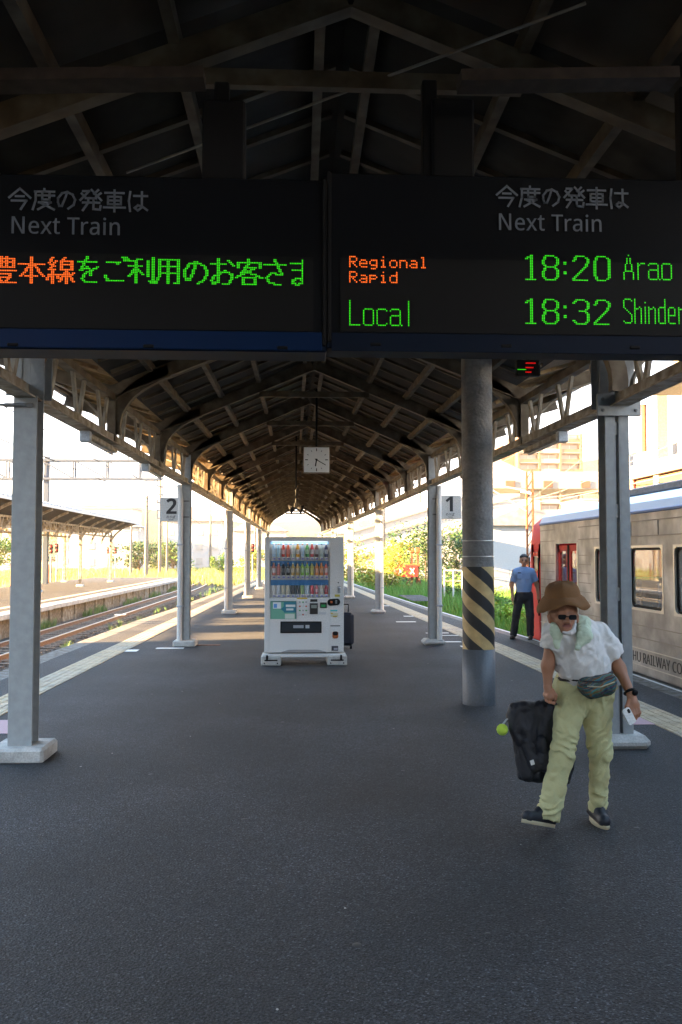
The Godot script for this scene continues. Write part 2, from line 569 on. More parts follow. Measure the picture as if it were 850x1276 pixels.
func build_ground() -> void:
	var g := struct("ground")
	var st := st_new()
	quad(st, Vector3(-500, -1.15, 60), Vector3(-500, -1.15, -700), Vector3(500, -1.15, -700), Vector3(500, -1.15, 60))
	put(g, "soil", done(st), M.earth)
	# hills
	var hill := struct("hill")
	var fn := FastNoiseLite.new()
	fn.seed = 3
	fn.frequency = 0.03
	for h in [[165.0, 400.0, 120.0, 50.0], [-150.0, 520.0, 190.0, 34.0], [20.0, 600.0, 220.0, 28.0], [330.0, 420.0, 150.0, 62.0]]:
		var s2 := st_new()
		s2.set_smooth_group(0)
		var n := 26
		var p := func(i: int, j: int) -> Vector3:
			var u := i * 2.0 / n - 1.0
			var v := j * 2.0 / n - 1.0
			var r := clampf(1.0 - u * u - v * v * .9, 0, 1)
			var y: float = h[3] * (pow(r, 0.75) + 0.1 * fn.get_noise_2d(i * 9.0 + h[0], j * 9.0) * r)
			return Vector3(h[0] + u * h[2], y - 3.0, -h[1] + v * h[2] * .6)
		for i in n:
			for j in n:
				quad(s2, p.call(i, j), p.call(i, j + 1), p.call(i + 1, j + 1), p.call(i + 1, j))
		put(hill, "hillside", done(s2, true), M.hill)

func build_platform() -> void:
	var p := struct("platform")
	var ds := []
	for i in 47: ds.append(-30.0 + i * 2.0)
	var seam := [[-30.0, 0.06], [60.0, 0.02]]
	strip(p, "asphalt", EDGE_L, seam, ds, 0.0, M.asphalt, 0.32, -0.0008)
	strip(p, "asphalt", seam, EDGE_R, ds, 0.0, M.asphalt, 0.0008, -0.32)
	strip(p, "seam", seam, seam, ds, -0.004, M.asphalt_patch, -0.02, 0.02)
	# edge stones of 1.2 m, then the retaining walls
	for s in [-1, 1]:
		var edge := EDGE_L if s < 0 else EDGE_R
		var d := 5.0
		while d < 60.0:
			var a := Vector3(tab(edge, d) - s * .16, -0.06, -d - 0.004)
			var b := Vector3(tab(edge, d + 1.2) - s * .16, -0.06, -d - 1.196)
			bar(p, "edge_stone", a, b, 0.32, 0.118 + rng.randf_range(0, .006), M.edge_stone)
			d += 1.2
		strip(p, "edge_strip", edge, edge, [-30.0, 5.0], 0.0, M.edge_stone, 0.0 if s < 0 else -.32, .32 if s < 0 else 0.0)
		var st := st_new()
		for i in ds.size() - 1:
			quad(st, Vector3(tab(edge, ds[i]) - s * .08, -.119, -ds[i]), Vector3(tab(edge, ds[i + 1]) - s * .08, -.119, -ds[i + 1]), Vector3(tab(edge, ds[i + 1]) - s * .08, -1.15, -ds[i + 1]), Vector3(tab(edge, ds[i]) - s * .08, -1.15, -ds[i]))
		put(p, "side_wall", done(st), M.old_concrete)

		if s > 0: strip(p, "edge_line", edge, edge, ds, 0.006, M.white_paint, -s * .07 - .025, -s * .07 + .025)
	box(p, "end_wall", Vector3(-.05, -.57, -62.0), Vector3(6.3, 1.13, .1), M.old_concrete)
	# tactile paving blocks, raised bars on each
	var tm := st_new()
	add_box(tm, Vector3(0, 0.003, 0), Vector3(.412, .014, .395), Basis(), .003)
	for i in 4: add_box(tm, Vector3(-.15 + i * .1, .0125, 0), Vector3(.035, .006, .33), Basis(), .002)
	var block := done(tm)
	for s in [-1, 1]:
		var tb := STRIP_L if s < 0 else STRIP_R
		var d := 4.0
		while d < 60.0:
			var a := tab(tb, d)
			var b := tab(tb, d + .4)
			var o := put(p, "tactile_paver", block, M.tactile[rng.randi() % 3])
			o.position = Vector3((a + b) * .5, rng.randf_range(-.001, .001), -d - .2)
			o.rotation.y = atan2(a - b, .4)
			d += .4
	# worn paint marks
	var marks := [[157, 811, .42, .3], [212, 808, .5, .16], [590, 806, .45, .3], [559, 800, .5, .14], [545, 789, .5, .12], [558, 792, .5, .1], [506, 775, .5, .2], [512, 768, .4, .2], [484, 755, .7, .25], [150, 766, .3, .3]]
	for k in marks:
		var g := ground(k[0], k[1])
		box(p, "paint_mark", g + Vector3(0, .004, 0), Vector3(k[2], .004, k[3]), M.sign_white)
	var pink := mat(lin(.5, .33, .36), .8, 0, M.concrete.albedo_texture, 3.0)
	for k in [[800, 898, .4, .45], [2, 906, .35, .7]]:
		box(p, "paint_mark", ground(k[0], k[1]) + Vector3(0, .004, 0), Vector3(k[2], .004, k[3]), pink)
	for k in [[258, 804, .5, .12]]:
		box(p, "drain_cover", ground(k[0], k[1]) + Vector3(0, .003, 0), Vector3(k[2], .01, k[3]), M.rust)
	# trodden gum and small chips lying on the asphalt
	var gum := lathe([Vector2(0, .003), Vector2(.8, .002), Vector2(1.0, 0)], 9)
	for i in 90:
		var d := rng.randf_range(2.6, 15.0)
		var o := put(p, "gum_spot", gum, M.black_paint if i % 3 else M.concrete)
		o.position = Vector3(rng.randf_range(-2.8, 3.3), 0.0, -d)
		var sz := rng.randf_range(.008, .022) if i % 3 else rng.randf_range(.004, .009)
		o.scale = Vector3(sz, 1.0, sz * rng.randf_range(.7, 1.3))
	# repaired patches of asphalt
	for k in [[520, 745, 1.0, 5.0]]:
		box(p, "asphalt_patch", ground(k[0], k[1]) + Vector3(0, .001, 0), Vector3(k[2], .006, k[3]), M.asphalt_patch, .003)

func h_section(h: float, w: float, dp: float, t := .014) -> ArrayMesh:
	var st := st_new()
	add_box(st, Vector3(0, h * .5, dp * .5 - t * .5), Vector3(w, h, t), Basis(), .003)
	add_box(st, Vector3(0, h * .5, -dp * .5 + t * .5), Vector3(w, h, t), Basis(), .003)
	add_box(st, Vector3(0, h * .5, 0), Vector3(t, h, dp - 2 * t))
	return done(st)

func twin_channels(h: float, w: float, dp: float, gap := .03) -> ArrayMesh:
	var st := st_new()
	for s in [-1, 1]:
		var x0: float = s * gap * .5
		var cw := (w - gap) * .5
		add_box(st, Vector3(x0 + s * .006, h * .5, 0), Vector3(.012, h, dp), Basis(), .002)
		for z in [-1, 1]:
			add_box(st, Vector3(x0 + s * (cw * .5 + .006), h * .5, z * (dp * .5 - .006)), Vector3(cw - .012, h, .012), Basis(), .003)
	var y := .5
	while y < h:
		for z in [-1, 1]:
			add_box(st, Vector3(0, y, z * (dp * .5 - .03)), Vector3(gap, .12, .01))
		y += .75
	return done(st)

func curve2(a: Vector2, c: Vector2, b: Vector2, n: int, z: float) -> Array:
	var r := []
	for i in n + 1:
		var t := float(i) / n
		var p := a * (1 - t) * (1 - t) + c * 2 * t * (1 - t) + b * t * t
		r.append(Vector3(p.x, p.y, z))
	return r

func build_canopy() -> void:
	var t := thing("platform_canopy", "long dark gabled steel canopy with arched frames over the asphalt platform", "canopy")
	var hmesh := h_section(PLATE - .1, .2, .2)
	var cmesh := twin_channels(PLATE - .1, .22, .2)
	var hmesh_far := h_section(PLATE - .1, .17, .2)
	var up_mesh := twin_channels(.55, .32, .24, .06)
	for k in range(-1, 6):
		for s in [-1, 1]:
			var d := 7.66 + BAY * k + (.24 if s > 0 and k == 0 else 0.0)
			var x := tab(XL, d) if s < 0 else tab(XR, d)
			var left_near: bool = s < 0 and k <= 0
			var col := put(t, "column", hmesh if left_near else (cmesh if k <= 0 else hmesh_far), M.steel_grey, Transform3D(Basis(), Vector3(x, .1, -d)))
			box(col, "base", Vector3(0, -.05, 0), Vector3(.46, .13, .46) if k <= 0 else Vector3(.42, .12, .42), M.pale_concrete, .022 if s < 0 else .05)
			if k <= 0:
				put(col, "upper_sleeve", up_mesh, M.steel_grey, Transform3D(Basis(), Vector3(0, 2.95, 0)))
				if s > 0:
					var pl := box(col, "bracket_plate", Vector3(0, 2.95, .15), Vector3(.4, .2, .03), M.steel_grey, .006)
					for bx in [-.15, .15]:
						for by in [-.05, .05]:
							put(col, "bolt", lathe([Vector2(0, .016), Vector2(.013, .014), Vector2(.016, 0)], 6, false), M.steel_dark, Transform3D(Basis(Vector3.RIGHT, PI / 2), Vector3(bx, 2.95 + by, .165)))
			if k >= 1:   # rainwater pipe with a swan neck
				var px := x - .09 if s < 0 else x + .1
				var pipe := tube(t, "rain_pipe", [Vector3(x + s * .12, 3.02, -d + .1), Vector3(x + s * .12, 2.95, -d + .12), Vector3(px, 2.72, -d + .15), Vector3(px, 2.62, -d + .15), Vector3(px, .1, -d + .15)], .05, M.white_paint, 10)
				for cy in [.75, 1.9]:
					put(pipe, "clamp", box_mesh(Vector3(.12, .03, .12), .004), M.galv, Transform3D(Basis(), Vector3(px, cy, -d + .15)))
		# longitudinal members of this bay
		var d0 := 7.66 + BAY * k
		var d1 := d0 + BAY
		if k < 5:
			for s in [-1, 1]:
				var a := Vector3(tab(XL, d0) if s < 0 else tab(XR, d0), 0, -d0)
				var b := Vector3(tab(XL, d1) if s < 0 else tab(XR, d1), 0, -d1)
				bar(t, "eaves_beam", a + Vector3(0, 3.1, 0), b + Vector3(0, 3.1, 0), .07, .1, M.steel_cream)
				bar(t, "beam_flange", a + Vector3(0, 3.043, 0), b + Vector3(0, 3.043, 0), .17, .014, M.steel_cream)
				bar(t, "top_chord", a + Vector3(0, 3.6, 0), b + Vector3(0, 3.6, 0), .09, .08, M.roof_steel)
				for f in [.06, .36, .6, .82, 1.2, 1.55]:
					var oa: float = half(d0) * f
					var ob: float = half(d1) * f
					bar(t, "purlin", Vector3(mid(d0) + s * oa, roof_y(d0, oa) + .2, -d0), Vector3(mid(d1) + s * ob, roof_y(d1, ob) + .2, -d1), .06, .1, M.roof_steel)
				bar(t, "fascia", a + Vector3(s * (WING + .04), PLATE + .3 * WING + .24, 0), b + Vector3(s * (WING + .04), PLATE + .3 * WING + .24, 0), .04, .16, M.galv)
	# arched frames
	for k in range(-5, 16):
		var d := 7.66 + STEP * k
		var c := mid(d)
		var hw := half(d)
		for s in [-1, 1]:
			var st := st_new()
			var p0 := Vector3(c, RIDGE, -d)
			var p1 := Vector3(c + s * hw, PLATE, -d)
			var p2 := Vector3(c + s * (hw + WING), roof_y(d, hw + WING), -d)
			add_sweep(st, [p0, p1], Vector3.BACK, .03, .15, -s * .075)
			add_sweep(st, [p0, p1], Vector3.BACK, .095, .013, 0.0)
			add_sweep(st, [p1, p2], Vector3.BACK, .032, .14, -s * .075)
			add_sweep(st, [p1, p2], Vector3.BACK, .09, .013, 0.0)
			put(t, "rafter", done(st), M.roof_steel)
			var sa := st_new()
			var pts := curve2(Vector2(c + s * hw * .72, roof_y(d, hw * .72) - .012), Vector2(c + s * (hw - .04), PLATE + .02), Vector2(c + s * (hw - .1), 3.16), 10, -d)
			add_sweep(sa, pts, Vector3.BACK, .03, .15, -s * .075)
			add_sweep(sa, pts, Vector3.BACK, .1, .014, 0.0)
			put(t, "arch_brace", done(sa), M.roof_steel)
			if d > 3.0:
				var so := st_new()
				var po := curve2(Vector2(c + s * (hw + .95), roof_y(d, hw + .95) - .012), Vector2(c + s * (hw + .12), PLATE), Vector2(c + s * (hw + .08), 3.16), 8, -d)
				add_sweep(so, po, Vector3.BACK, .08, .02, 0.0)
				put(t, "outer_brace", done(so), M.steel_cream)
				if k % 3 != 0:   # hanger down to the beam at the frames between the columns
					bar(t, "hanger", Vector3(c + s * hw, 3.05, -d), Vector3(c + s * hw, 3.6, -d), .12, .1, M.roof_steel, Vector3.RIGHT)
		var ox := hw * .355
		bar(t, "collar_tie", Vector3(c - ox, roof_y(d, ox) - .03, -d), Vector3(c + ox, roof_y(d, ox) - .03, -d), .05, .09, M.roof_steel)
		if k == 15: break
		var e := d + STEP
		for s in [-1, 1]:
			for part in 2:
				var st := st_new()
				var q := []
				for dd in [d, e]:
					for f in ([0.0, half(dd)] if part == 0 else [half(dd), half(dd) + WING]):
						for th in [.255, .285]:
							q.append(Vector3(mid(dd) + s * f, roof_y(dd, f) + th, -dd))
				for f in [[0, 4, 6, 2], [1, 3, 7, 5], [0, 2, 3, 1], [4, 5, 7, 6], [2, 6, 7, 3], [0, 1, 5, 4]]:
					quad(st, q[f[0]], q[f[1]], q[f[2]], q[f[3]])
				var panel := put(t, "roof_panel" if part == 0 else "wing_panel", done(st), M.roof_board if part == 0 else M.golden_lit_board)
				if d > 4.0:
					for i in (5 if part == 0 else 3):
						var dd := d + STEP * (i + .5) / (5.0 if part == 0 else 3.0)
						var hb := half(dd)
						var f0 := .05 if part == 0 else hb + .05
						var f1 := hb - .05 if part == 0 else hb + WING - .05
						bar(panel, "batten", Vector3(mid(dd) + s * f0, roof_y(dd, f0) + .235, -dd), Vector3(mid(dd) + s * f1, roof_y(dd, f1) + .235, -dd), .05, .04, M.roof_steel if part == 0 else M.golden_lit_board)
	# V struts between beam and top chord
	var d := 4.1
	while d < 53.0:
		for s in [-1, 1]:
			for v in [-1, 1]:
				var xa := tab(XL, d) if s < 0 else tab(XR, d)
				var dd: float = d + v * .24
				var xb := tab(XL, dd) if s < 0 else tab(XR, dd)
				bar(t, "strut", Vector3(xa, 3.1, -d - v * .025), Vector3(xb, 3.6, -dd), .075, .03, M.steel_cream, Vector3.RIGHT)
		d += STEP / 3.0
	# bracing rod and sign-carrying beam in the near bay
	tube(t, "brace_rod", [at(158, 215, 5.6), at(730, 4, 4.0)], .008, M.steel_cream, 6)
	for k in [[-40, 255], [572, 840]]: bar(t, "cross_beam", at(k[0], 102, 3.75), at(k[1], 98, 3.75), .12, .05, mat(lin(.04, .025, .018), .7, 0, M.rust.albedo_texture, .7))
	# trough lamps hung under the beams
	for s in [[-1, 9.5, 10.9], [1, 9.25, 10.7], [-1, 12.8, 14.2], [1, 12.9, 14.3]]:
		var dm: float = (s[1] + s[2]) * .5
		var x := tab(XL, dm) if s[0] < 0 else tab(XR, dm)
		var l := thing("trough_lamp", ("grey unlit trough lamp under the %s eaves beam, %s the camera end" % ["track two" if s[0] < 0 else "track one", "at" if s[1] < 11 else "further from"]), "lamp", Vector3(x, 2.96, -dm), 0.0, "trough lamps under the eaves beams")
		box(l, "housing", Vector3(0, .02, 0), Vector3(.09, .06, 1.4), M.steel_cream, .01)
		tube(l, "lamp_tube", [Vector3(0, -.03, -.6), Vector3(0, -.03, .6)], .016, M.white_paint, 8)
		box(l, "end_box", Vector3(0, .0, .74), Vector3(.11, .12, .1), M.galv, .01)
		box(l, "bracket", Vector3(0, .06, .5), Vector3(.04, .05, .04), M.steel_dark)
		box(l, "bracket", Vector3(0, .06, -.5), Vector3(.04, .05, .04), M.steel_dark)
	# cables at the near left column
	var cb := thing("cable_bundle", "dark cables clamped to the near pale column beside track two", "cable", Vector3(-2.36, 3.0, -7.66))
	for i in 3:
		tube(cb, "cable", [Vector3(-.62 - i * .03, -.28 + i * .03, .2), Vector3(-.45 - i * .02, .05, .15), Vector3(-.3, .35, .13), Vector3(-.14, .52, .14 + i * .02)], .016, mat(lin(.03, .025, .06), .5), 6)
	tube(cb, "support_rod", [Vector3(-1.0, -.03, .13), Vector3(.06, -.03, .13)], .012, M.steel_dark, 6)
	box(cb, "clamp", Vector3(0, -.03, .115), Vector3(.24, .035, .02), M.steel_dark, .004)

# ---------------------------------------------------------------- left: track two, the opposite platform and canopy, overhead line
func track(called: String, label: String, cx: Callable, d0: float, d1: float, sleepers: bool) -> Node3D:
	var t := thing(called, label, "track")
	for s in [-1, 1]:
		var st := st_new()
		var sp := st_new()
		var d := d0
		while d < d1:
			var a := Vector3(cx.call(d) + s * .567, RAIL - .07, -d)
			var b := Vector3(cx.call(d + 3.0) + s * .567, RAIL - .07, -d - 3.0)
			add_bar(st, a, b, .03, .13)
			add_bar(st, a - Vector3(0, .07, 0), b - Vector3(0, .07, 0), .13, .02)
			add_bar(sp, a + Vector3(0, .077, 0), b + Vector3(0, .077, 0), .065, .02)
			d += 3.0
		var r := put(t, "rail", done(st), M.rail)
		put(r, "running_surface", done(sp), M.rail_top)
	if sleepers:
		var d := maxf(d0, 16.0)
		while d < minf(d1, 110.0):
			var o := box(t, "sleeper", Vector3(cx.call(d), RAIL - .2 + rng.randf_range(-.01, .01), -d), Vector3(2.1, .15, .22), M.sleeper, .01)
			o.rotation.y = atan2(cx.call(d) - cx.call(d + 1.0), 1.0) + rng.randf_range(-.02, .02)
			d += .66
	return t

func track2(d: float) -> float:
	return -8.4 - (pow((d - 60.0) * .033, 2.0) if d > 60.0 else 0.0)

func build_left_side() -> void:
	var g := struct("track_bed")
	var ds := []
	for i in 40: ds.append(-20.0 + i * 5.0)
	var st := st_new()
	for i in ds.size() - 1:
		var a: float = ds[i]
		var b: float = ds[i + 1]
		var prof := [[3.9, RAIL - .2], [2.2, RAIL - .2], [1.3, RAIL - .16], [-1.3, RAIL - .16], [-2.4, RAIL - .2]]
		for j in prof.size() - 1:
			quad(st, Vector3(track2(a) + prof[j][0], prof[j][1], -a), Vector3(track2(b) + prof[j][0], prof[j][1], -b), Vector3(track2(b) + prof[j + 1][0], prof[j + 1][1], -b), Vector3(track2(a) + prof[j + 1][0], prof[j + 1][1], -a))
	put(g, "ballast", done(st), M.ballast)
	var stones := MultiMesh.new()
	stones.transform_format = MultiMesh.TRANSFORM_3D
	stones.mesh = lathe([Vector2(0, .035), Vector2(.04, .012), Vector2(.03, -.02), Vector2(0, -.03)], 5, false)
	stones.instance_count = 9000
	for i in 9000:
		var d := rng.randf_range(15.0, 62.0)
		var x := track2(d) + rng.randf_range(-1.3, 3.8)
		stones.set_instance_transform(i, Transform3D(Basis.from_euler(Vector3(rng.randf() * 6, rng.randf() * 6, rng.randf() * 6)).scaled(Vector3.ONE * rng.randf_range(.6, 1.5)), Vector3(x, RAIL - .17, -d)))
	var mi := MultiMeshInstance3D.new()
	mi.name = "ballast_stones"
	mi.multimesh = stones
	mi.material_override = M.ballast
	mi.set_meta("kind", "stuff")
	g.add_child(mi)
	track("railway_track", "rusty rails on ballast along the old low platform across the tracks", track2, -20.0, 150.0, true)
	# small white marker at the track
	var mk := thing("distance_marker", "small white marker post in the ballast beside the rusty rails", "marker", Vector3(ground(169, 773).x - .55, RAIL - .2, -24.5))
	put(mk, "post", box_mesh(Vector3(.1, .55, .1), .015), M.sign_white, Transform3D(Basis(Vector3.BACK, -.12), Vector3(0, .27, 0)))
	box(mk, "foot", Vector3(0, .03, 0), Vector3(.22, .1, .22), M.concrete, .02)
	# opposite platform
	var p := struct("opposite_platform")
	var top := -.28
	var x0 := -9.75
	var x1 := -18.2
	box(p, "deck", Vector3((x0 + x1) * .5 - .3, top - .1, -28.0), Vector3(x0 - x1 - .6, .2, 104.0), M.asphalt_patch)
	var d := 18.0
	while d < 80.0:
		box(p, "edge_slab", Vector3(x0 - .3, top - .085 + rng.randf_range(-.012, .006), -d - 1.0), Vector3(.6, .18, 1.985), M.concrete, .015)
		box(p, "wall_panel", Vector3(x0 - .32 + rng.randf_range(-.015, .015), top - .52, -d - 1.0), Vector3(.3, .68, 1.7), M.dirty_concrete if rng.randf() < .6 else M.old_concrete, .01)
		box(p, "wall_pier", Vector3(x0 - .26, top - .52, -d - .02), Vector3(.3, .68, .24), M.old_concrete, .02)
		d += 2.0
	box(p, "wall_core", Vector3(x0 - .55, top - .53, -28.0), Vector3(.2, .66, 104.0), M.dirty_concrete)
	box(p, "edge_strip", Vector3(x0 - .3, top - .09, 3.0), Vector3(.6, .18, 41.0), M.concrete)
	box(p, "painted_line", Vector3(x0 - 1.3, top + .004, -30.0), Vector3(.3, .006, 96.0), M.tactile[0])
	# its canopy: butterfly roof on two rows of columns
	var c := thing("opposite_canopy", "pale butterfly-roofed steel canopy standing on the platform across the tracks", "canopy", Vector3(-15.6, top, 0))
	var xa := 1.7
	var xb := -1.7
	for k in range(0, 10):
		var dd := 66.6 - BAY * k
		if dd < -16: break
		for s in [xa, xb]:
			var col := box(c, "column", Vector3(s, 1.75, -dd), Vector3(.2, 3.5, .2), M.steel_cream, .02)
			box(col, "base", Vector3(0, -1.7, 0), Vector3(.4, .14, .4), M.pale_concrete, .02)
		for j in 3:
			var de := dd - STEP * j
			if k > 5 and j > 0: continue
			for s in [-1, 1]:
				var pts := curve2(Vector2(s * 1.65, 2.75), Vector2(s * 1.8, 3.75), Vector2(s * 3.25, 4.3), 8, -de)
				var sa := st_new()
				add_sweep(sa, pts, Vector3.BACK, .1, .12)
				put(c, "curved_bracket", done(sa), M.steel_cream)
			bar(c, "cross_rafter", Vector3(-1.7, 3.72, -de), Vector3(1.7, 3.72, -de), .1, .12, M.steel_cream)
	for s in [xa, xb]:
		box(c, "beam", Vector3(s, 3.35, -26.0), Vector3(.09, .12, 82.0), M.steel_cream)
		box(c, "top_chord", Vector3(s, 3.85, -26.0), Vector3(.09, .1, 82.0), M.steel_cream)
		var dv := 34.0
		while dv < 67.0:
			for v in [-1, 1]:
				bar(c, "strut", Vector3(s, 3.38, -dv), Vector3(s, 3.85, -dv - v * .28), .09, .04, M.steel_cream, Vector3.RIGHT)
			dv += STEP / 3.0
	for s in [-1, 1]:
		var sr := st_new()
		add_sweep(sr, [Vector3(0, 3.86, -26.0), Vector3(s * 1.7, 3.95, -26.0), Vector3(s * 3.35, 4.45, -26.0)], Vector3.BACK, 86.0, .04)
		put(c, "roof_sheet", done(sr), M.roof_board)
		box(c, "fascia", Vector3(s * 3.38, 4.45, -26.0), Vector3(.05, .22, 86.0), M.galv, .01)
		var dr := 30.0
		while dr < 69.0 and s > 0:
			bar(c, "roof_rib", Vector3(1.9, 4.06, -dr), Vector3(3.46, 4.54, -dr), .09, .1, M.galv)
			dr += .55
	# unseen boards under its roof, placed to throw streaks of shade on our platform
	for i in 4:
		var nb := thing("unseen_shade_board", "white unseen board under the opposite canopy, placed to shade streaks across the platform", "sign", Vector3(-14.0, 2.3, -(18.6 + i * 4.4)), 0, "unseen shade boards under the opposite canopy")
		box(nb, "panel", Vector3(0, .33, 0), Vector3(.06, .66, 2.0 - .25 * (i % 2)), M.sign_white, .01)
		for s in [-.7, .7]: box(nb, "hanger", Vector3(0, .9, s), Vector3(.04, .5, .04), M.steel_dark)
	# overhead line gantry
	var gt := thing("line_gantry", "blue-grey lattice gantry carrying the overhead lines above the tracks", "gantry", Vector3(-17.4, RAIL - .2, -62.0))
	var y0 := 692.0
	var lo := at(100, 597, 62).y - gt.position.y
	var hi := at(100, 574, 62).y - gt.position.y
	var xl := -14.0
	var xr := at(200, 590, 62).x - gt.position.x
	for s in [-1, 1]:
		bar(gt, "lower_chord", Vector3(xl, lo, s * .3), Vector3(xr, lo, s * .3), .15, .15, M.gantry)
		bar(gt, "upper_chord", Vector3(xl, hi, s * .3), Vector3(xr, hi, s * .3), .15, .15, M.gantry)
		var x := xl
		while x < xr - .5:
			bar(gt, "web_post", Vector3(x, lo, s * .3), Vector3(x, hi, s * .3), .1, .1, M.gantry)
			bar(gt, "web_diagonal", Vector3(x, hi, s * .3), Vector3(x + 2.27, lo, s * .3), .09, .09, M.gantry)
			x += 2.27
	box(gt, "mast", Vector3(0, hi * .5, 0), Vector3(.34, hi + .6, .34), M.gantry, .02)
	bar(gt, "insulator_post", Vector3(5.55, hi, 0), Vector3(5.75, hi + 1.1, 0), .09, .09, M.gantry)
	bar(gt, "insulator_post", Vector3(5.95, hi, 0), Vector3(5.75, hi + 1.1, 0), .09, .09, M.gantry)
	var dl := at(195, 646, 62).y - gt.position.y
	for s in [-.18, .18]:
		bar(gt, "drop_leg", Vector3(xr + s, dl, 0), Vector3(xr + s, hi, 0), .07, .07, M.gantry)
	var yy := dl
	while yy < hi:
		bar(gt, "drop_rung", Vector3(xr - .18, yy, 0), Vector3(xr + .18, yy, 0), .1, .1, M.gantry)
		yy += .55
	# poles, signals and wires beyond
	var poles := [[182, 722, 617, 100, .28, "tall slim concrete pole past the end of the opposite canopy"], [199, 716, 560, 120, .25, "tall brown pole beyond the end of the opposite platform"], [208, 714, 640, 130, .2, "short pale pole beyond the end of the opposite platform"], [163, 716, 655, 115, .2, "thin pole behind the far end column of the opposite canopy"], [262, 712, 626, 170, .3, "grey pole on the far side of the curved rails"], [318, 712, 610, 150, .25, "thin grey pole in the haze beyond the left column row"], [227, 712, 600, 140, .22, "slender dark pole beyond the platform two sign"], [478, 720, 585, 110, .3, "grey pole in front of the sloping white ramp"], [524, 705, 600, 150, .25, "thin pole standing before the green hedge and ramp"]]
	for k in poles:
		var b := at(k[0], k[1], k[3])
		b.y = -1.15
		var tp := at(k[0], k[2], k[3])
		var o := thing("line_pole", k[5], "pole", b, 0, "overhead line poles")
		tube(o, "shaft", [Vector3.ZERO, Vector3(0, tp.y - b.y, 0)], k[4], M.edge_stone, 8, k[4] * .6)
		bar(o, "cross_arm", Vector3(-1.1, tp.y - b.y - .8, 0), Vector3(1.3, tp.y - b.y - .6, 0), .1, .1, M.gantry)
		bar(o, "stay", Vector3(0, tp.y - b.y - 2.2, 0), Vector3(1.2, tp.y - b.y - .7, 0), .06, .06, M.gantry)
		for ix in [-1.0, 1.2]:
			tube(o, "insulator", [Vector3(ix, tp.y - b.y - .7, 0), Vector3(ix, tp.y - b.y - .35, 0)], .07, M.sign_white, 6)
	for k in [[64, 684, 70, "twin red railway signal behind the opposite canopy columns"], [71, 683, 71, "red railway signal beside the twin signal behind the opposite canopy"], [135, 686, 95, "small red signal past the second column of the opposite canopy"], [144, 686, 96, "small red signal at the end column of the opposite canopy"], [315, 683, 75, "dark two-lamp signal post beyond the third left column"]]:
		var h := at(k[0], k[1], k[2])
		var o := thing("railway_signal", k[3], "signal", Vector3(h.x, -1.15, h.z), 0, "railway signals in the yard")
		tube(o, "post", [Vector3.ZERO, Vector3(0, h.y + .6, 0)], .07, M.steel_dark, 6)
		box(o, "lamp_box", Vector3(0, h.y + 1.15, .08), Vector3(.3, .7, .12), M.black, .03)
		for yv in [.18, -.16]:
			put(o, "lamp_lens", lathe([Vector2(0, .03), Vector2(.06, .02), Vector2(.08, 0)], 12), M.red, Transform3D(Basis(Vector3.RIGHT, PI / 2), Vector3(0, h.y + 1.15 + yv, .15)))
	for i in 7:
		var b := ground(58 + i * 9, 727 - i * 0.6, -.28)
		b.x = -18.0
		b.z = -(44.0 + i * 4.2)
		b.y = -.28
		var o := thing("fence_post", "short rusty fence post along the back edge of the opposite platform", "fence post", b, 0, "rusty fence posts behind the opposite platform")
		box(o, "shaft", Vector3(0, .65, 0), Vector3(.09, 1.3, .09), M.rust, .01)
		box(o, "cap", Vector3(0, 1.31, 0), Vector3(.12, .03, .12), M.rust)
	# overhead wires
	for w in [[Vector3(-30, 6.2, -62), Vector3(-8.4, 5.0, -62), Vector3(-12, 5.1, -120)], [Vector3(-8.4, 5.0, -20), Vector3(-8.4, 4.85, -62), Vector3(-14, 5.0, -125)], [Vector3(-8.4, 6.1, -20), Vector3(-8.4, 5.6, -40), Vector3(-8.4, 6.1, -62)], [Vector3(-40, 11, -140), Vector3(-10, 10.2, -150), Vector3(30, 12, -150)], [Vector3(-60, 16, -150), Vector3(-20, 14, -150), Vector3(20, 16, -160)]]:
		var o := tube(self, "overhead_wire", w, .018, M.black, 5)
		tag(o, "thin overhead wire strung above the left tracks from the gantry", "wire", "overhead wires above the left tracks")
	# houses far away
	var hs := [[-52, 150, 14, 7, "pale house with a grey roof in the left distance"], [-34, 165, 10, 8, "white two-storey house beyond the yellow field"], [-22, 190, 12, 10, "cream block of flats beyond the yellow field"], [-44, 200, 16, 13, "tall pale block behind the opposite canopy end"], [-10, 230, 14, 9, "hazy cream house in line with the left columns"], [-70, 180, 18, 11, "wide pale building at the left behind the canopy"], [14, 260, 16, 9, "hazy house straight ahead beyond the platform end"]]
	for k in hs:
		house(Vector3(k[0], -1.15, -k[1]), k[2], k[3], k[4], k[0] as int)
	var cb := thing("unseen_rear_building", "unseen dark building behind the viewer, placed to keep the near platform dark", "building", Vector3(0, 0, 24))  # unseen building behind the camera, placed to darken the near platform
	box(cb, "wall", Vector3(-5.6, 3.0, 0), Vector3(8.4, 6.0, 6.0), M.dirty_concrete, .05)
	box(cb, "wall", Vector3(5.6, 3.0, 0), Vector3(8.4, 6.0, 6.0), M.dirty_concrete, .05)
	box(cb, "lintel", Vector3(0, 4.5, 0), Vector3(2.8, 3.0, 6.0), M.dirty_concrete, .05)
	box(cb, "back_wall", Vector3(0, 1.5, 2.8), Vector3(2.8, 3.0, .3), M.dirty_concrete)
	box(cb, "roof", Vector3(0, 6.1, 0), Vector3(20.4, .2, 6.6), M.roof_tile, .03)
	for i in 2: box(cb, "door", Vector3(-.7 + i * 1.4, 1.15, 2.6), Vector3(1.3, 2.3, .06), M.steel_dark, .01)
	# unseen building, out of view on the left, placed to shade the near platform
	var sb := thing("unseen_shade_building", "unseen long building far left of the tracks, placed to shade the near platform", "building", Vector3(-27, -1.15, 10))
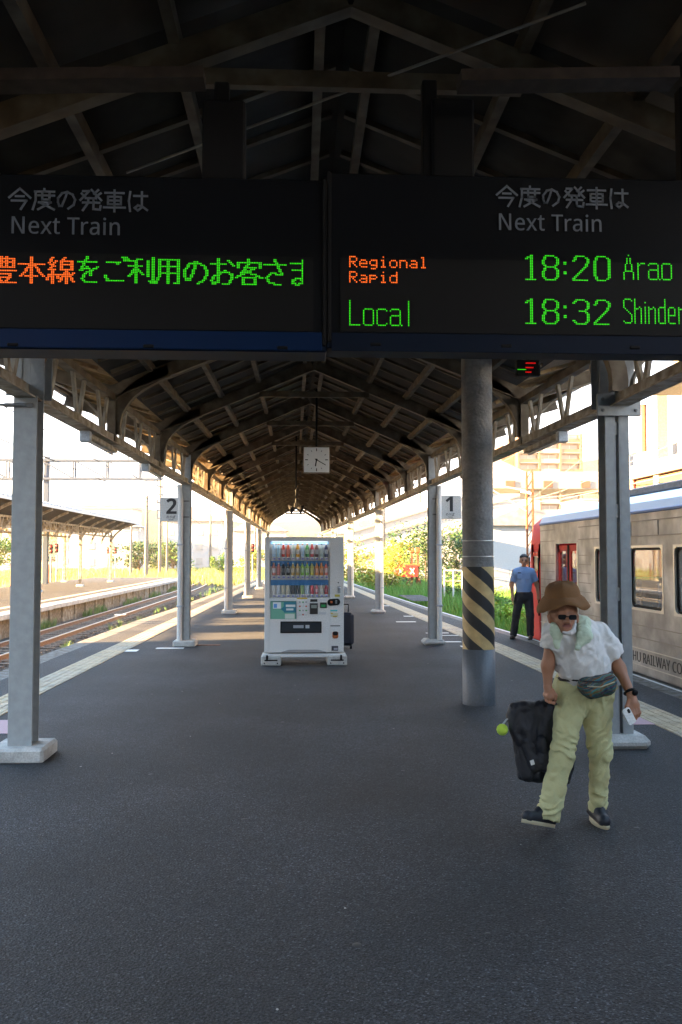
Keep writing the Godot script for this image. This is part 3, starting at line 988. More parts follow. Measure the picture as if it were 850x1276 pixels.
	box(sb, "wall", Vector3(0, 6.0, 0), Vector3(6, 12, 46), M.wall_cream, .05)
	box(sb, "roof", Vector3(0, 12.15, 0), Vector3(6.8, .3, 46.8), M.roof_tile, .05)
	for i in 9:
		for j in 3:
			var w := box(sb, "window", Vector3(3.02, 2.2 + j * 3.6, -20 + i * 5.0), Vector3(.06, 1.6, 2.4), M.dark_glass)
			box(w, "sill", Vector3(.06, -.86, 0), Vector3(.16, .08, 2.6), M.concrete)

func house(where: Vector3, w: float, h: float, label: String, sd: int) -> void:
	var o := thing("house", label, "house", where, 0, "houses beyond the yard")
	box(o, "wall", Vector3(0, h * .5, 0), Vector3(w, h, w * .7), M.wall_cream if sd % 2 else M.wall_white)
	if sd % 4 == 0:
		box(o, "roof", Vector3(0, h + .2, 0), Vector3(w + .5, .4, w * .7 + .5), M.roof_tile)
	else:
		put(o, "roof", prism(PackedVector2Array([Vector2(-w * .55, h), Vector2(w * .55, h), Vector2(0, h + w * .25)]), w * .8), M.roof_tile, Transform3D(Basis(), Vector3(0, 0, w * .4)))
	var n := int(w / 3.0)
	for j in int(h / 3.0):
		for i in n:
			var wn := box(o, "window", Vector3(-w * .5 + (i + .5) * w / n, 1.7 + j * 3.0, w * .35 + .03), Vector3(1.3, 1.2, .06), M.pale_glass)
			box(wn, "sill", Vector3(0, -.66, .06), Vector3(1.5, .1, .14), M.concrete)

# ---------------------------------------------------------------- right: town, ramp, hut, buffer stop
func build_right_side() -> void:
	track("siding_track", "weedy rusty siding running on past the red train front", func(d: float) -> float: return 6.45 - (pow((d - 20.0) * .02, 2.0) if d > 20.0 else 0.0), -5.0, 70.0, false)
	var g := struct("siding_bed")
	var sb := st_new()
	quad(sb, Vector3(4.5, -1.1, 10), Vector3(3.0, -1.1, -75), Vector3(11.0, -1.1, -75), Vector3(11.0, -1.1, 10))
	put(g, "ballast", done(sb), M.ballast)
	# brown apartment tower
	var ad := 250.0
	var a0 := at(646, 690, ad)
	var a1 := at(724, 690, ad)
	var aw := a1.x - a0.x
	var top := at(690, 541, ad).y
	var ap := thing("apartment_tower", "tall brown apartment tower with stacked balconies rising behind the train", "building", Vector3((a0.x + a1.x) * .5, -1.15, -ad))
	var ah := top + 1.15
	box(ap, "wall", Vector3(0, ah * .5, -6), Vector3(aw, ah, 12), M.wall_brown)
	box(ap, "stair_tower", Vector3(-aw * .5 - 2.0, ah * .46, -7), Vector3(4.0, ah * .92, 8), M.wall_brown)
	box(ap, "roof_house", Vector3(2, ah + 1.0, -6), Vector3(6, 2.0, 5), M.wall_brown)
	var fl := 2.9
	for j in int(ah / fl):
		for i in 3:
			var x := -aw * .5 + (i + .5) * aw / 3.0
			var y := j * fl + 1.4
			var w := box(ap, "window", Vector3(x, y + .3, .03), Vector3(aw / 3.0 - 1.6, 1.8, .06), M.far_glass)
			box(w, "frame", Vector3(0, 0, .05), Vector3(.12, 1.8, .06), M.wall_white)
			var b := box(ap, "balcony", Vector3(x, y - 1.1, .85), Vector3(aw / 3.0 - .5, .18, 1.6), M.wall_cream)
			box(b, "railing", Vector3(0, .6, .75), Vector3(aw / 3.0 - .5, 1.0, .08), M.wall_cream if i % 2 else M.wall_brown)
	for i in 4:
		box(ap, "pier", Vector3(-aw * .5 + i * aw / 3.0, ah * .5, .9), Vector3(.6, ah, 1.8), M.wall_brown)
	# pale block left of the tower
	house(Vector3(at(636, 690, 230).x - 4.0, -1.15, -230), 14, 24, "pale narrow block beside the brown apartment tower", 1)
	house(Vector3(at(740, 690, 200).x + 6.0, -1.15, -200), 22, 15, "white flat-roofed building between the tower and the station building", 4)
	house(Vector3(at(590, 690, 210).x, -1.15, -210), 18, 10, "white house above the sloping ramp", 8)
	# long building beside the far side of the station
	var bd := thing("side_building", "cream concrete building with ledges rising beyond the train roof", "building", Vector3(15.2, -1.15, -26.0))
	box(bd, "wall", Vector3(1.5, 3.4, 0), Vector3(7, 6.8, 17.0), M.wall_white, .03)
	box(bd, "upper_wall", Vector3(2.0, 9.0, 1.0), Vector3(6, 4.0, 15.0), M.wall_cream, .03)
	box(bd, "ledge", Vector3(-2.3, 5.9, 0), Vector3(1.2, .5, 17.4), M.wall_cream, .03)
	box(bd, "soffit_beam", Vector3(-2.2, 5.45, 0), Vector3(.9, .35, 17.0), M.wall_brown, .02)
	box(bd, "roof_slab", Vector3(-1.6, 8.6, 3.0), Vector3(3.4, .55, 13.0), M.wall_cream, .03)
	box(bd, "roof_slab", Vector3(2.0, 11.2, 1.0), Vector3(7, .4, 16.0), M.wall_white, .03)
	for i in 5:
		box(bd, "column", Vector3(-2.55, 4.4, -8.1 + i * 4.0), Vector3(.4, 8.4, .4), M.wall_cream, .02)
	for i in 8:
		var w := box(bd, "window", Vector3(-2.03, 4.2, -7.4 + i * 2.05), Vector3(.06, 1.5, 1.6), M.dark_glass)
		box(w, "frame", Vector3(-.05, 0, 0), Vector3(.05, 1.5, .07), M.wall_white)
	tube(bd, "red_pipe", [Vector3(-2.75, 0, -6.2), Vector3(-2.75, 6, -6.2)], .1, mat(lin(.3, .1, .1), .6), 8)
	# chimney-like brown post
	var bp := at(803, 560, 34)
	var po := thing("brown_post", "slender brown steel post standing behind the train roof", "pole", Vector3(bp.x, -1.15, bp.z))
	tube(po, "shaft", [Vector3.ZERO, Vector3(0, at(803, 506, 34).y + 1.15, 0)], .1, M.rust, 8)
	put(po, "cap", lathe([Vector2(0, .06), Vector2(.12, .04), Vector2(.13, 0), Vector2(0, -.01)], 10), M.rust, Transform3D(Basis(), Vector3(0, at(803, 506, 34).y + 1.15, 0)))
	# road bridge and sloping ramp
	var rb := thing("road_bridge", "pale concrete road bridge crossing behind the train and pillar", "bridge", Vector3(at(615, 606, 95).x, -1.15, -95))
	var ry := at(640, 606, 95).y + 1.15
	box(rb, "deck", Vector3(24, ry, 0), Vector3(50, 1.1, 7), M.wall_cream, .05)
	box(rb, "parapet", Vector3(24, ry + .9, 3.3), Vector3(50, .75, .3), M.wall_white, .05)
	for i in 4: box(rb, "pier", Vector3(4 + i * 13, ry * .5 - .3, 0), Vector3(1.2, ry - .6, 4), M.wall_white, .05)
	for i in 12: box(rb, "deck_rib", Vector3(1 + i * 4.0, ry - .05, 3.56), Vector3(1.0, .7, .12), M.wall_brown, .02)
	var rp := thing("sloping_ramp", "long white concrete ramp wall sloping up towards the road bridge", "ramp", Vector3(0, -1.15, -112))
	var r0 := at(432, 664, 112)
	var r1 := at(655, 598, 112)
	put(rp, "wall", prism(PackedVector2Array([Vector2(r0.x, 0), Vector2(r1.x, 0), Vector2(r1.x, r1.y + 1.15), Vector2(r0.x, r0.y + 1.15)]), 4.0), M.wall_white)
	for k in [[0.0, .35, .3], [-1.4, .22, .25], [-3.4, .2, .2]]:
		bar(rp, "string_course", Vector3(r0.x, r0.y + 1.15 + k[0], .12), Vector3(r1.x, r1.y + 1.15 + k[0] * 1.3, .12), .3, k[1], M.wall_cream)
	var ix := r0.x + 1.5
	while ix < r1.x:
		var yt := lerpf(r0.y, r1.y, (ix - r0.x) / (r1.x - r0.x)) + 1.15
		box(rp, "railing_post", Vector3(ix, yt + .5, -.2), Vector3(.1, 1.0, .1), M.galv)
		ix += 1.6
	bar(rp, "handrail", Vector3(r0.x, r0.y + 2.15, -.2), Vector3(r1.x, r1.y + 2.15, -.2), .08, .08, M.galv)
	# grey hut and its block wall
	var hp := at(634, 690, 52)
	var hut := thing("grey_hut", "grey windowless hut with a sloping roof behind the officer", "building", Vector3(hp.x, -1.15, -52))
	var hy := at(634, 655, 52).y + 1.15
	box(hut, "wall", Vector3(.6, hy * .5, -2), Vector3(4.4, hy, 4), M.wall_grey, .03)
	put(hut, "roof", prism(PackedVector2Array([Vector2(-2.0, hy), Vector2(3.2, hy), Vector2(3.2, hy + .5), Vector2(.9, hy + 1.2)]), 4.6), M.roof_tile, Transform3D(Basis(), Vector3(0, 0, .3)))
	for j in 4:
		for i in 6:
			box(hut, "block", Vector3(-1.3 + i * .745 + (.2 if j % 2 else 0.0), .28 + j * .5, .06), Vector3(.73, .485, .1), M.wall_white, .012)
	# buffer stop with its red board, rusty trolley deck in front of it
	var bx := ground(507, 741, -1.05)
	var bs := thing("buffer_stop", "rusty orange buffer stop with a red board standing in the weeds", "buffer stop", Vector3(bx.x, -1.05, bx.z))
	var k := -bx.z / F
	box(bs, "deck", Vector3(-.5, .45, .4), Vector3(2.2, .22, 1.2), M.rust, .02)
	for s in [-1.3, .3]:
		put(bs, "wheel", lathe([Vector2(0, .1), Vector2(.3, .1), Vector2(.34, .05), Vector2(.3, -.02), Vector2(0, -.02)], 16), M.rust, Transform3D(Basis(Vector3.RIGHT, PI / 2), Vector3(s, .3, 1.0)))
	for s in [.35, .75]:
		box(bs, "post", Vector3(s, 1.5, 0), Vector3(.16, 3.0, .2), M.rust, .02)
		box(bs, "post_cap", Vector3(s, 3.1, 0), Vector3(.3, .35, .3), M.orange, .03)
	bar(bs, "brace", Vector3(1.15, .2, .1), Vector3(.55, 1.9, .1), .12, .12, M.rust)
	bar(bs, "brace", Vector3(-.2, .5, .1), Vector3(.5, 1.6, .1), .1, .1, M.rust)
	box(bs, "cross_beam", Vector3(-.4, 2.05, .1), Vector3(2.6, .18, .2), M.orange, .02)
	box(bs, "red_board", Vector3(-.05, 1.65, .25), Vector3(1.6, .8, .05), M.red, .01)
	for s in [-.45, .35]:
		for q in [-1, 1]:
			put(bs, "white_bar", box_mesh(Vector3(.08, .5, .02)), M.sign_white, Transform3D(Basis(Vector3.BACK, q * .6), Vector3(s, 1.65, .285)))
	for s in [-.9, -.5]:
		box(bs, "lamp_box", Vector3(s, 2.45, .1), Vector3(.3, .55, .25), M.orange, .03)
	# white pipe frame in the grass
	var wf := thing("pipe_frame", "white pipe frame with uprights standing in the grass beside the hedge", "fence", Vector3(at(566, 704, 44).x, -1.15, -44))
	for i in 3: tube(wf, "upright", [Vector3(-.5 + i * .45, 0, 0), Vector3(-.5 + i * .45, 2.1, 0)], .045, M.sign_white, 6)
	tube(wf, "rail", [Vector3(-.5, 1.55, 0), Vector3(.4, 1.55, 0)], .04, mat(lin(.5, .2, .15), .6), 6)
	tube(wf, "rail", [Vector3(-.5, 2.08, 0), Vector3(.4, 2.08, 0)], .04, M.sign_white, 6)
	# line mast with bracket arms and wires at the right track
	var ms := thing("line_mast", "brown overhead line mast with bracket arms between tower and train", "mast", Vector3(at(661, 690, 40).x, -1.15, -40))
	var mh := at(661, 588, 40).y + 1.15
	for s in [-.14, .14]: box(ms, "leg", Vector3(s, mh * .5, 0), Vector3(.08, mh, .1), M.rust)
	var my := .5
	while my < mh:
		bar(ms, "lacing", Vector3(-.14, my, 0), Vector3(.14, my + .45, 0), .04, .04, M.rust)
		my += .45
	bar(ms, "arm", Vector3(0, mh - .9, 0), Vector3(-2.2, mh - .5, 0), .07, .07, M.galv)
	bar(ms, "arm", Vector3(0, mh - 1.9, 0), Vector3(-2.2, mh - .55, 0), .05, .05, M.galv)
	tube(ms, "insulator", [Vector3(.05, mh - 1.0, 0), Vector3(-.4, mh - .9, 0)], .07, M.sign_white, 8)
	tube(ms, "insulator", [Vector3(.5, mh - .2, 0), Vector3(.5, mh - .7, 0)], .08, M.sign_white, 8)
	for w in [[at(600, 640, 60), at(700, 612, 40), at(870, 540, 20)], [at(600, 633, 60), at(700, 622, 40), at(870, 585, 22)], [at(610, 585, 50), at(680, 545, 35), at(760, 500, 22)], [at(640, 640, 50), at(740, 560, 40), at(870, 530, 30)], [at(600, 628, 80), at(700, 618, 60), at(870, 590, 40)]]:
		var o := tube(self, "catenary_wire", w, .014, M.steel_dark, 5)
		tag(o, "thin overhead wire strung above the train roof from the mast", "wire", "overhead wires above the train")

# ---------------------------------------------------------------- lettering
const G := {
	"豊": [[2, 1, 13, 1], [13, 1, 13, 6], [13, 6, 2, 6], [2, 6, 2, 1], [6, 0, 6, 6], [9, 0, 9, 6], [2, 3, 13, 3], [0, 8, 15, 8], [4, 10, 11, 10], [4, 12, 11, 12], [4, 10, 4, 12], [11, 10, 11, 12], [5, 13, 6, 14], [10, 13, 9, 14], [0, 15, 15, 15]],
	"本": [[0, 4, 15, 4], [7, 0, 7, 15], [7, 4, 1, 11], [8, 4, 14, 11], [4, 11, 11, 11]],
	"線": [[3, 0, 1, 3], [1, 3, 4, 5], [5, 2, 1, 7], [1, 7, 5, 7], [3, 7, 3, 15], [1, 10, 0, 13], [5, 10, 6, 12], [10, 0, 9, 1], [8, 2, 14, 2], [8, 2, 8, 7], [14, 2, 14, 7], [8, 4, 14, 4], [8, 7, 14, 7], [11, 7, 11, 15], [10, 9, 7, 14], [12, 9, 15, 14], [7, 10, 9, 10], [15, 9, 13, 11]],
	"を": [[2, 3, 13, 3], [7, 0, 3, 8], [3, 8, 7, 6], [7, 6, 9, 8], [9, 8, 9, 11], [13, 6, 6, 10], [6, 10, 4, 13], [4, 13, 6, 15], [6, 15, 13, 15]],
	"ご": [[3, 3, 10, 3], [10, 3, 9, 4], [2, 11, 3, 14], [3, 14, 13, 14], [12, 0, 13, 2], [14, 0, 15, 2]],
	"利": [[7, 1, 1, 2], [0, 5, 8, 5], [4, 2, 4, 15], [4, 6, 0, 11], [5, 7, 8, 10], [11, 2, 11, 11], [14, 0, 14, 15], [14, 15, 12, 14]],
	"用": [[2, 1, 2, 10], [2, 10, 0, 15], [2, 1, 13, 1], [13, 1, 13, 15], [13, 15, 11, 15], [2, 5, 13, 5], [2, 9, 13, 9], [7, 1, 7, 15]],
	"の": [[8, 2, 6, 8], [6, 8, 4, 13], [4, 13, 2, 13], [2, 13, 1, 10], [1, 10, 1, 7], [1, 7, 4, 3], [4, 3, 8, 2], [8, 2, 12, 4], [12, 4, 14, 8], [14, 8, 13, 12], [13, 12, 9, 15]],
	"お": [[1, 3, 10, 3], [5, 0, 5, 14], [5, 14, 2, 15], [2, 15, 1, 13], [1, 13, 3, 10], [3, 10, 9, 7], [9, 7, 13, 9], [13, 9, 13, 12], [13, 12, 11, 15], [11, 15, 8, 15], [11, 1, 14, 4]],
	"客": [[7, 0, 7, 2], [1, 2, 14, 2], [1, 2, 1, 5], [14, 2, 14, 5], [7, 3, 3, 8], [5, 5, 11, 5], [11, 5, 0, 11], [5, 7, 15, 11], [4, 11, 11, 11], [4, 11, 4, 15], [11, 11, 11, 15], [4, 15, 11, 15]],
	"さ": [[1, 3, 14, 3], [7, 0, 11, 9], [11, 9, 5, 8], [5, 8, 2, 11], [2, 11, 4, 14], [4, 14, 10, 15]],
	"ま": [[1, 2, 14, 2], [2, 6, 13, 6], [8, 0, 8, 13], [8, 13, 5, 15], [5, 15, 2, 14], [2, 14, 2, 12], [2, 12, 5, 11], [5, 11, 9, 12], [9, 12, 13, 15]],
	"今": [[8, 0, 0, 7], [8, 0, 16, 7], [5, 6, 11, 6], [2, 9.5, 13, 9.5], [13, 9.5, 9, 16]],
	"度": [[8.5, 0, 8.5, 2], [1.5, 2, 16, 2], [2, 2, 2, 9], [2, 9, 0, 16], [4, 5, 16, 5], [7, 3.5, 7, 8.3], [12.5, 3.5, 12.5, 8.3], [7, 8.3, 12.5, 8.3], [4.5, 10.5, 13.5, 10.5], [13.5, 10.5, 4, 16], [6, 11, 16, 16]],
	"発": [[2, 1, 6.5, 1], [6.5, 1, 0, 8], [1, 3, 3.5, 5.5], [8.5, 0, 16, 8], [13.5, 0, 10.5, 3], [15.5, 2.5, 12, 5], [4, 6.5, 12, 6.5], [2, 10, 14.5, 10], [6, 6.5, 6, 10], [6, 10, 2, 16], [10, 6.5, 10, 15], [10, 15, 15, 15.5], [15, 15.5, 15.5, 12.5]],
	"車": [[1, 2, 15, 2], [8, 0, 8, 16.5], [3, 5, 13, 5], [3, 5, 3, 11], [13, 5, 13, 11], [3, 8, 13, 8], [3, 11, 13, 11], [0, 13.5, 16, 13.5]],
	"は": [[2, 1, 1, 8], [1, 8, 2, 16], [5, 4, 15, 4], [11, 1, 11, 13], [11, 13, 8, 15.5], [8, 15.5, 5.5, 13.5], [5.5, 13.5, 8, 11.5], [8, 11.5, 11, 12], [11, 12, 15, 15]],
	"り": [[4, 1, 4, 8], [4, 8, 6, 5], [11, 1, 11, 9], [11, 9, 6, 16]],
	"ば": [[2, 1, 1, 8], [1, 8, 2, 16], [5, 5, 13, 5], [10, 2, 10, 13], [10, 13, 7, 15.5], [7, 15.5, 5, 13.5], [5, 13.5, 8, 11.5], [8, 11.5, 14, 15], [13, 0, 14, 3], [15, 0, 16, 3]],
	"1": [[1, 2, 4, 0], [4, 0, 4, 15], [1, 15, 7, 15]],
	"8": [[2, 0, 7, 0], [8, 1, 9, 3], [9, 3, 9, 5], [8, 6, 7, 7], [7, 7, 2, 7], [1, 6, 0, 5], [0, 5, 0, 3], [0, 3, 1, 1], [8, 8, 9, 10], [9, 10, 9, 13], [8, 14, 7, 15], [7, 15, 2, 15], [1, 14, 0, 13], [0, 13, 0, 10], [0, 10, 1, 8]],
	"2": [[0, 3, 1, 1], [2, 0, 7, 0], [8, 1, 9, 3], [9, 3, 8, 6], [8, 6, 0, 14], [0, 15, 9, 15]],
	"0": [[2, 0, 7, 0], [8, 1, 9, 3], [9, 3, 9, 12], [9, 12, 8, 14], [7, 15, 2, 15], [1, 14, 0, 12], [0, 12, 0, 3], [0, 3, 1, 1]],
	"3": [[0, 2, 1, 1], [2, 0, 7, 0], [8, 1, 9, 3], [9, 3, 9, 5], [8, 6, 7, 7], [4, 7, 7, 7], [8, 8, 9, 10], [9, 10, 9, 13], [8, 14, 7, 15], [7, 15, 2, 15], [1, 14, 0, 13]],
	":": [[0, 4, 0, 5], [0, 10, 0, 11]],
	"L": [[0, 0, 0, 15], [0, 15, 6, 15]], "o": [[1, 5, 5, 5], [6, 6, 6, 14], [5, 15, 1, 15], [0, 14, 0, 6]], "c": [[6, 6, 5, 5], [5, 5, 1, 5], [0, 6, 0, 14], [1, 15, 5, 15], [6, 14, 6, 14]],
	"a": [[0, 6, 1, 5], [1, 5, 5, 5], [6, 6, 6, 14], [6, 9, 1, 9], [0, 10, 0, 14], [1, 15, 5, 15], [7, 15, 7, 15]], "l": [[0, 0, 0, 15]],
	"A": [[3, 0, 3, 0], [2, 2, 2, 5], [4, 2, 4, 5], [1, 6, 0, 15], [5, 6, 6, 15], [1, 10, 5, 10]], "r": [[0, 5, 0, 15], [0, 7, 2, 5], [2, 5, 4, 5]],
	"S": [[5, 1, 4, 0], [4, 0, 1, 0], [0, 1, 0, 5], [1, 6, 4, 9], [5, 10, 5, 14], [4, 15, 1, 15], [0, 14, 0, 14]], "h": [[0, 0, 0, 15], [1, 6, 3, 5], [4, 6, 4, 15]], "i": [[0, 2, 0, 2], [0, 5, 0, 15]],
	"n": [[0, 5, 0, 15], [1, 6, 3, 5], [4, 6, 4, 15]], "d": [[4, 0, 4, 15], [3, 5, 1, 5], [0, 6, 0, 14], [1, 15, 3, 15]], "e": [[0, 6, 0, 14], [1, 5, 3, 5], [4, 6, 4, 9], [4, 10, 0, 10], [1, 15, 4, 15]],
}
const SMALL := {
	"R": [[0, 0, 0, 6], [0, 0, 3, 0], [4, 1, 4, 2], [3, 3, 0, 3], [2, 4, 4, 6]], "e": [[1, 2, 3, 2], [4, 3, 4, 3], [0, 4, 4, 4], [0, 3, 0, 5], [1, 6, 4, 6]], "g": [[1, 2, 4, 2], [0, 3, 0, 4], [1, 5, 4, 5], [4, 2, 4, 6], [1, 7, 3, 7]],
	"i": [[2, 0, 2, 0], [1, 2, 2, 2], [2, 2, 2, 6], [1, 6, 3, 6]], "o": [[1, 2, 3, 2], [4, 3, 4, 5], [3, 6, 1, 6], [0, 5, 0, 3]], "n": [[0, 2, 0, 6], [1, 2, 3, 2], [4, 3, 4, 6]], "a": [[1, 2, 3, 2], [4, 3, 4, 6], [1, 4, 4, 4], [0, 5, 0, 5], [1, 6, 4, 6]],
	"l": [[1, 0, 2, 0], [2, 0, 2, 6], [1, 6, 3, 6]], "p": [[0, 2, 0, 6], [1, 2, 3, 2], [4, 3, 4, 3], [1, 4, 3, 4]], "d": [[4, 0, 4, 6], [1, 2, 4, 2], [0, 3, 0, 5], [1, 6, 4, 6]],
}

# lamps of a dot matrix: the strokes of a glyph drawn on the grid of lamps; wide doubles the upright strokes
func dots(strokes: Array, wide: bool, keep := 99) -> Dictionary:
	var on := {}
	for s in strokes:
		var n: int = maxi(1, int(maxf(absf(s[2] - s[0]), absf(s[3] - s[1]))))
		for i in n + 1:
			var x := int(round(lerpf(s[0], s[2], float(i) / n)))
			var y := int(round(lerpf(s[1], s[3], float(i) / n)))
			if x < keep: on[Vector2i(x, y)] = true
			if wide and s[1] != s[3] and x + 1 < keep: on[Vector2i(x + 1, y)] = true
	return on

func led_line(parent: Node, text: String, font: Dictionary, px: float, py: float, adv: Array, d: float, pitch_px: float, m: Material, wide: bool, keep_last := 99, ystretch := 1.0, xpitch := 1.0) -> void:
	var st := st_new()
	st.set_smooth_group(-1)
	var o := at(px, py, d)
	var pit := pitch_px * d / F
	var x := 0.0
	for i in text.length():
		var on := dots(font[text[i]], wide, keep_last if i == text.length() - 1 else 99)
		for c in on:
			var p := o + Vector3((x + c.x * xpitch) * pit, -c.y * pit * ystretch, .003)
			var r := pit * .35
			quad(st, p + Vector3(-r, r, 0), p + Vector3(r, r, 0), p + Vector3(r, -r, 0), p + Vector3(-r, -r, 0))
		x += adv[mini(i, adv.size() - 1)]
	var lt := put(parent, "lit_text", done(st), m, Transform3D(Basis(), -(parent as Node3D).position))
	lt.set_meta("kind", "stuff")

func stroke_text(parent: Node, text: String, where: Vector3, size: float, width: float, m: Material, adv := 1.12, called := "lettering") -> MeshInstance3D:
	var st := st_new()
	for i in text.length():
		for s in G[text[i]]:
			var a := Vector3(s[0] / 16.0 * size + i * size * adv, -s[1] / 16.0 * size, 0)
			var b := Vector3(s[2] / 16.0 * size + i * size * adv, -s[3] / 16.0 * size, 0)
			var e := (b - a).normalized() * width * .5
			add_bar(st, a - e, b + e, width, .002, Vector3.BACK)
	return put(parent, called, done(st), m, Transform3D(Basis(), where))

func build_signs() -> void:
	var d := 4.0
	# two hanging departure boards side by side
	var lx := [[-50.0, 406.8, "track two"], [407.8, 868.0, "track one"]]
	for i in 2:
		var a := at(lx[i][0], 214, d)
		var b := at(lx[i][1], 431, d)
		if i == 0: a.x = b.x - 2.24
		else: b.x = a.x + 2.24
		var w := b.x - a.x
		var h := a.y - b.y
		var t := thing("departure_board", ["black hanging departure board with orange and green running text", "black hanging departure board listing trains at 18:20 and 18:32"][i], "departure board", Vector3((a.x + b.x) * .5, b.y, -d), 0, "departure boards hung under the roof")
		box(t, "case", Vector3(0, h * .5, -.13), Vector3(w, h, .25), M.black_gloss, .008)
		box(t, "bottom_rail", Vector3(0, -.012, -.11), Vector3(w + .004, .03, .2), M.navy_frame, .006)
		box(t, "lower_band", Vector3(0, (at(0, 421, d).y - b.y), .002), Vector3(w - .04, .085, .006), M.blue_band if i == 0 else M.navy_frame, .002)
		box(t, "edge_profile", Vector3(-w * .5 + .01, h * .5, .002), Vector3(.018, h, .012), M.black, .003)
		box(t, "edge_profile", Vector3(w * .5 - .01, h * .5, .002), Vector3(.018, h, .012), M.black, .003)
		box(t, "dark_screen", Vector3(0, at(0, 361, d).y - b.y, .0005), Vector3(w - .12, at(0, 315, d).y - at(0, 409, d).y, .003), M.black)
		for s in [-.28, .28]:
			box(t, "hanger", Vector3(s * w, h + .25, -.12), Vector3(.07, .5, .07), M.black, .006)
		box(t, "junction_box", Vector3(w * .5 - .48 if i == 0 else -w * .5 + .6, h + .2, -.12), Vector3(.2, .4, .12), M.black, .01)
		for k in 4:
			box(t, "latch", Vector3(-w * .4 + k * w * .27, -.012, .0), Vector3(.05, .016, .02), M.black, .004)
		var tx := 12.0 if i == 0 else 619.0
		var p := at(tx, 235 - (3.0 if i == 1 else 0.0), d) - t.position + Vector3(0, 0, .003)
		stroke_text(t, "今度の発車は", p, .094, .0095, M.print_grey, 1.13)
		var q := at(tx, 283 - (4.0 if i == 1 else 0.0), d) - t.position
		var tm := text_mesh("Next Train", .108)
		tm.horizontal_alignment = HORIZONTAL_ALIGNMENT_LEFT
		put(t, "lettering", tm, M.print_grey, Transform3D(Basis(), q + Vector3(0, .008, .0035)))
		if i == 0:
			led_line(t, "豊本線", G, -12, 320, [16.2], d, 2.14, M.led_orange, true)
			led_line(t, "をご利用のお客さま", G, 93, 320, [15.75], d, 2.12, M.led_green, true, 9)
		else:
			led_line(t, "Regional", SMALL, 436, 320, [6.0], d, 2.13, M.led_orange, false)
			led_line(t, "Rapid", SMALL, 436, 339, [6.0], d, 2.13, M.led_orange, false)
			led_line(t, "Local", G, 436, 375, [8.5, 8.3, 8.3, 11.3], d, 2.05, M.led_green, false)
			led_line(t, "18:20", G, 653, 318.5, [11.4, 13.6, 5.5, 13.3], d, 2.07, M.led_green, true)
			led_line(t, "18:32", G, 653, 373, [11.4, 13.6, 5.5, 13.3], d, 2.07, M.led_green, true)
			led_line(t, "Arao", G, 777, 318.5, [9.0, 6.8, 8.5], d, 2.05, M.led_green, false)
			led_line(t, "Shinden", G, 777, 373, [7.0, 6.6, 2.3, 6.3, 6.3, 6.6], d, 2.05, M.led_green, false)
	# platform number plates on the second columns
	for s in [-1, 1]:
		var dd := 16.75
		var c := at(213.5, 635, dd) if s < 0 else at(561, 632, dd)
		var t := thing("platform_sign", "square white sign with a two beside the track two column" if s < 0 else "square white sign with a one beside the track one column", "sign", c, 0, "platform number signs")
		box(t, "plate", Vector3.ZERO, Vector3(.43, .45, .03), M.sign_white, .008)
		var tm := text_mesh("2" if s < 0 else "1", .40, .004, true)
		put(t, "numeral", tm, M.ink, Transform3D(Basis(), Vector3(0, .055, .017)))
		stroke_text(t, "のりば", Vector3(-.085, -.115, .0165), .05, .006, M.ink, 1.12, "lettering")
		var sm := text_mesh("Track", .038, .002)
		put(t, "lettering", sm, M.ink, Transform3D(Basis(), Vector3(0, -.19, .0165)))
		bar(t, "bracket", Vector3(-s * .2, .16, -.01), Vector3(-s * .34, .16, -.01), .03, .03, M.steel_dark)
		bar(t, "bracket", Vector3(-s * .2, -.14, -.01), Vector3(-s * .34, -.14, -.01), .03, .03, M.steel_dark)
	# square clock on its rod
	var cd := 16.0
	var cc := at(394.5, 573, cd)
	var cl := thing("station_clock", "square white clock showing twenty past six hung under the roof ridge", "clock", cc)
	box(cl, "case", Vector3(0, 0, -.06), Vector3(.48, .48, .12), M.steel_cream, .012)
	box(cl, "face", Vector3(0, 0, .004), Vector3(.455, .455, .01), M.clock_face, .004)
	for i in 12:
		var an := TAU * i / 12.0
		var big := i % 3 == 0
		put(cl, "hour_mark", box_mesh(Vector3(.016 if big else .009, .05 if big else .028, .003)), M.ink, Transform3D(Basis(Vector3.BACK, -an), Vector3(sin(an), cos(an), 0) * .182 + Vector3(0, 0, .011)))
	put(cl, "hour_hand", box_mesh(Vector3(.022, .14, .003)), M.ink, Transform3D(Basis(Vector3.BACK, -deg_to_rad(190)), Vector3(sin(deg_to_rad(190)), cos(deg_to_rad(190)), 0) * .05 + Vector3(0, 0, .014)))
	put(cl, "minute_hand", box_mesh(Vector3(.014, .22, .003)), M.ink, Transform3D(Basis(Vector3.BACK, -deg_to_rad(120)), Vector3(sin(deg_to_rad(120)), cos(deg_to_rad(120)), 0) * .075 + Vector3(0, 0, .018)))
	put(cl, "hub", lathe([Vector2(0, .01), Vector2(.018, .008), Vector2(.02, 0)], 12), M.ink, Transform3D(Basis(Vector3.RIGHT, PI / 2), Vector3(0, 0, .014)))
	tube(cl, "rod", [Vector3(0, .24, -.06), Vector3(0, 4.75 - cc.y, -.06)], .02, M.black, 8)
	# loudspeaker on a long rod
	var sp := at(369, 632, 22.5)
	var ls := thing("hanging_loudspeaker", "small dark loudspeaker on a long thin rod below the roof ridge", "loudspeaker", sp)
	tube(ls, "rod", [Vector3(0, .1, 0), Vector3(0, 4.75 - sp.y, 0)], .022, M.black, 8)
	for s in [-1, 1]:
		put(ls, "horn", lathe([Vector2(0, .0), Vector2(.04, .01), Vector2(.06, .1), Vector2(.13, .2), Vector2(.11, .2), Vector2(0, .06)], 12), M.black, Transform3D(Basis(Vector3.BACK, s * 1.9), Vector3(s * .02, 0, 0)))
	box(ls, "mount", Vector3(0, .04, 0), Vector3(.1, .14, .1), M.black, .01)
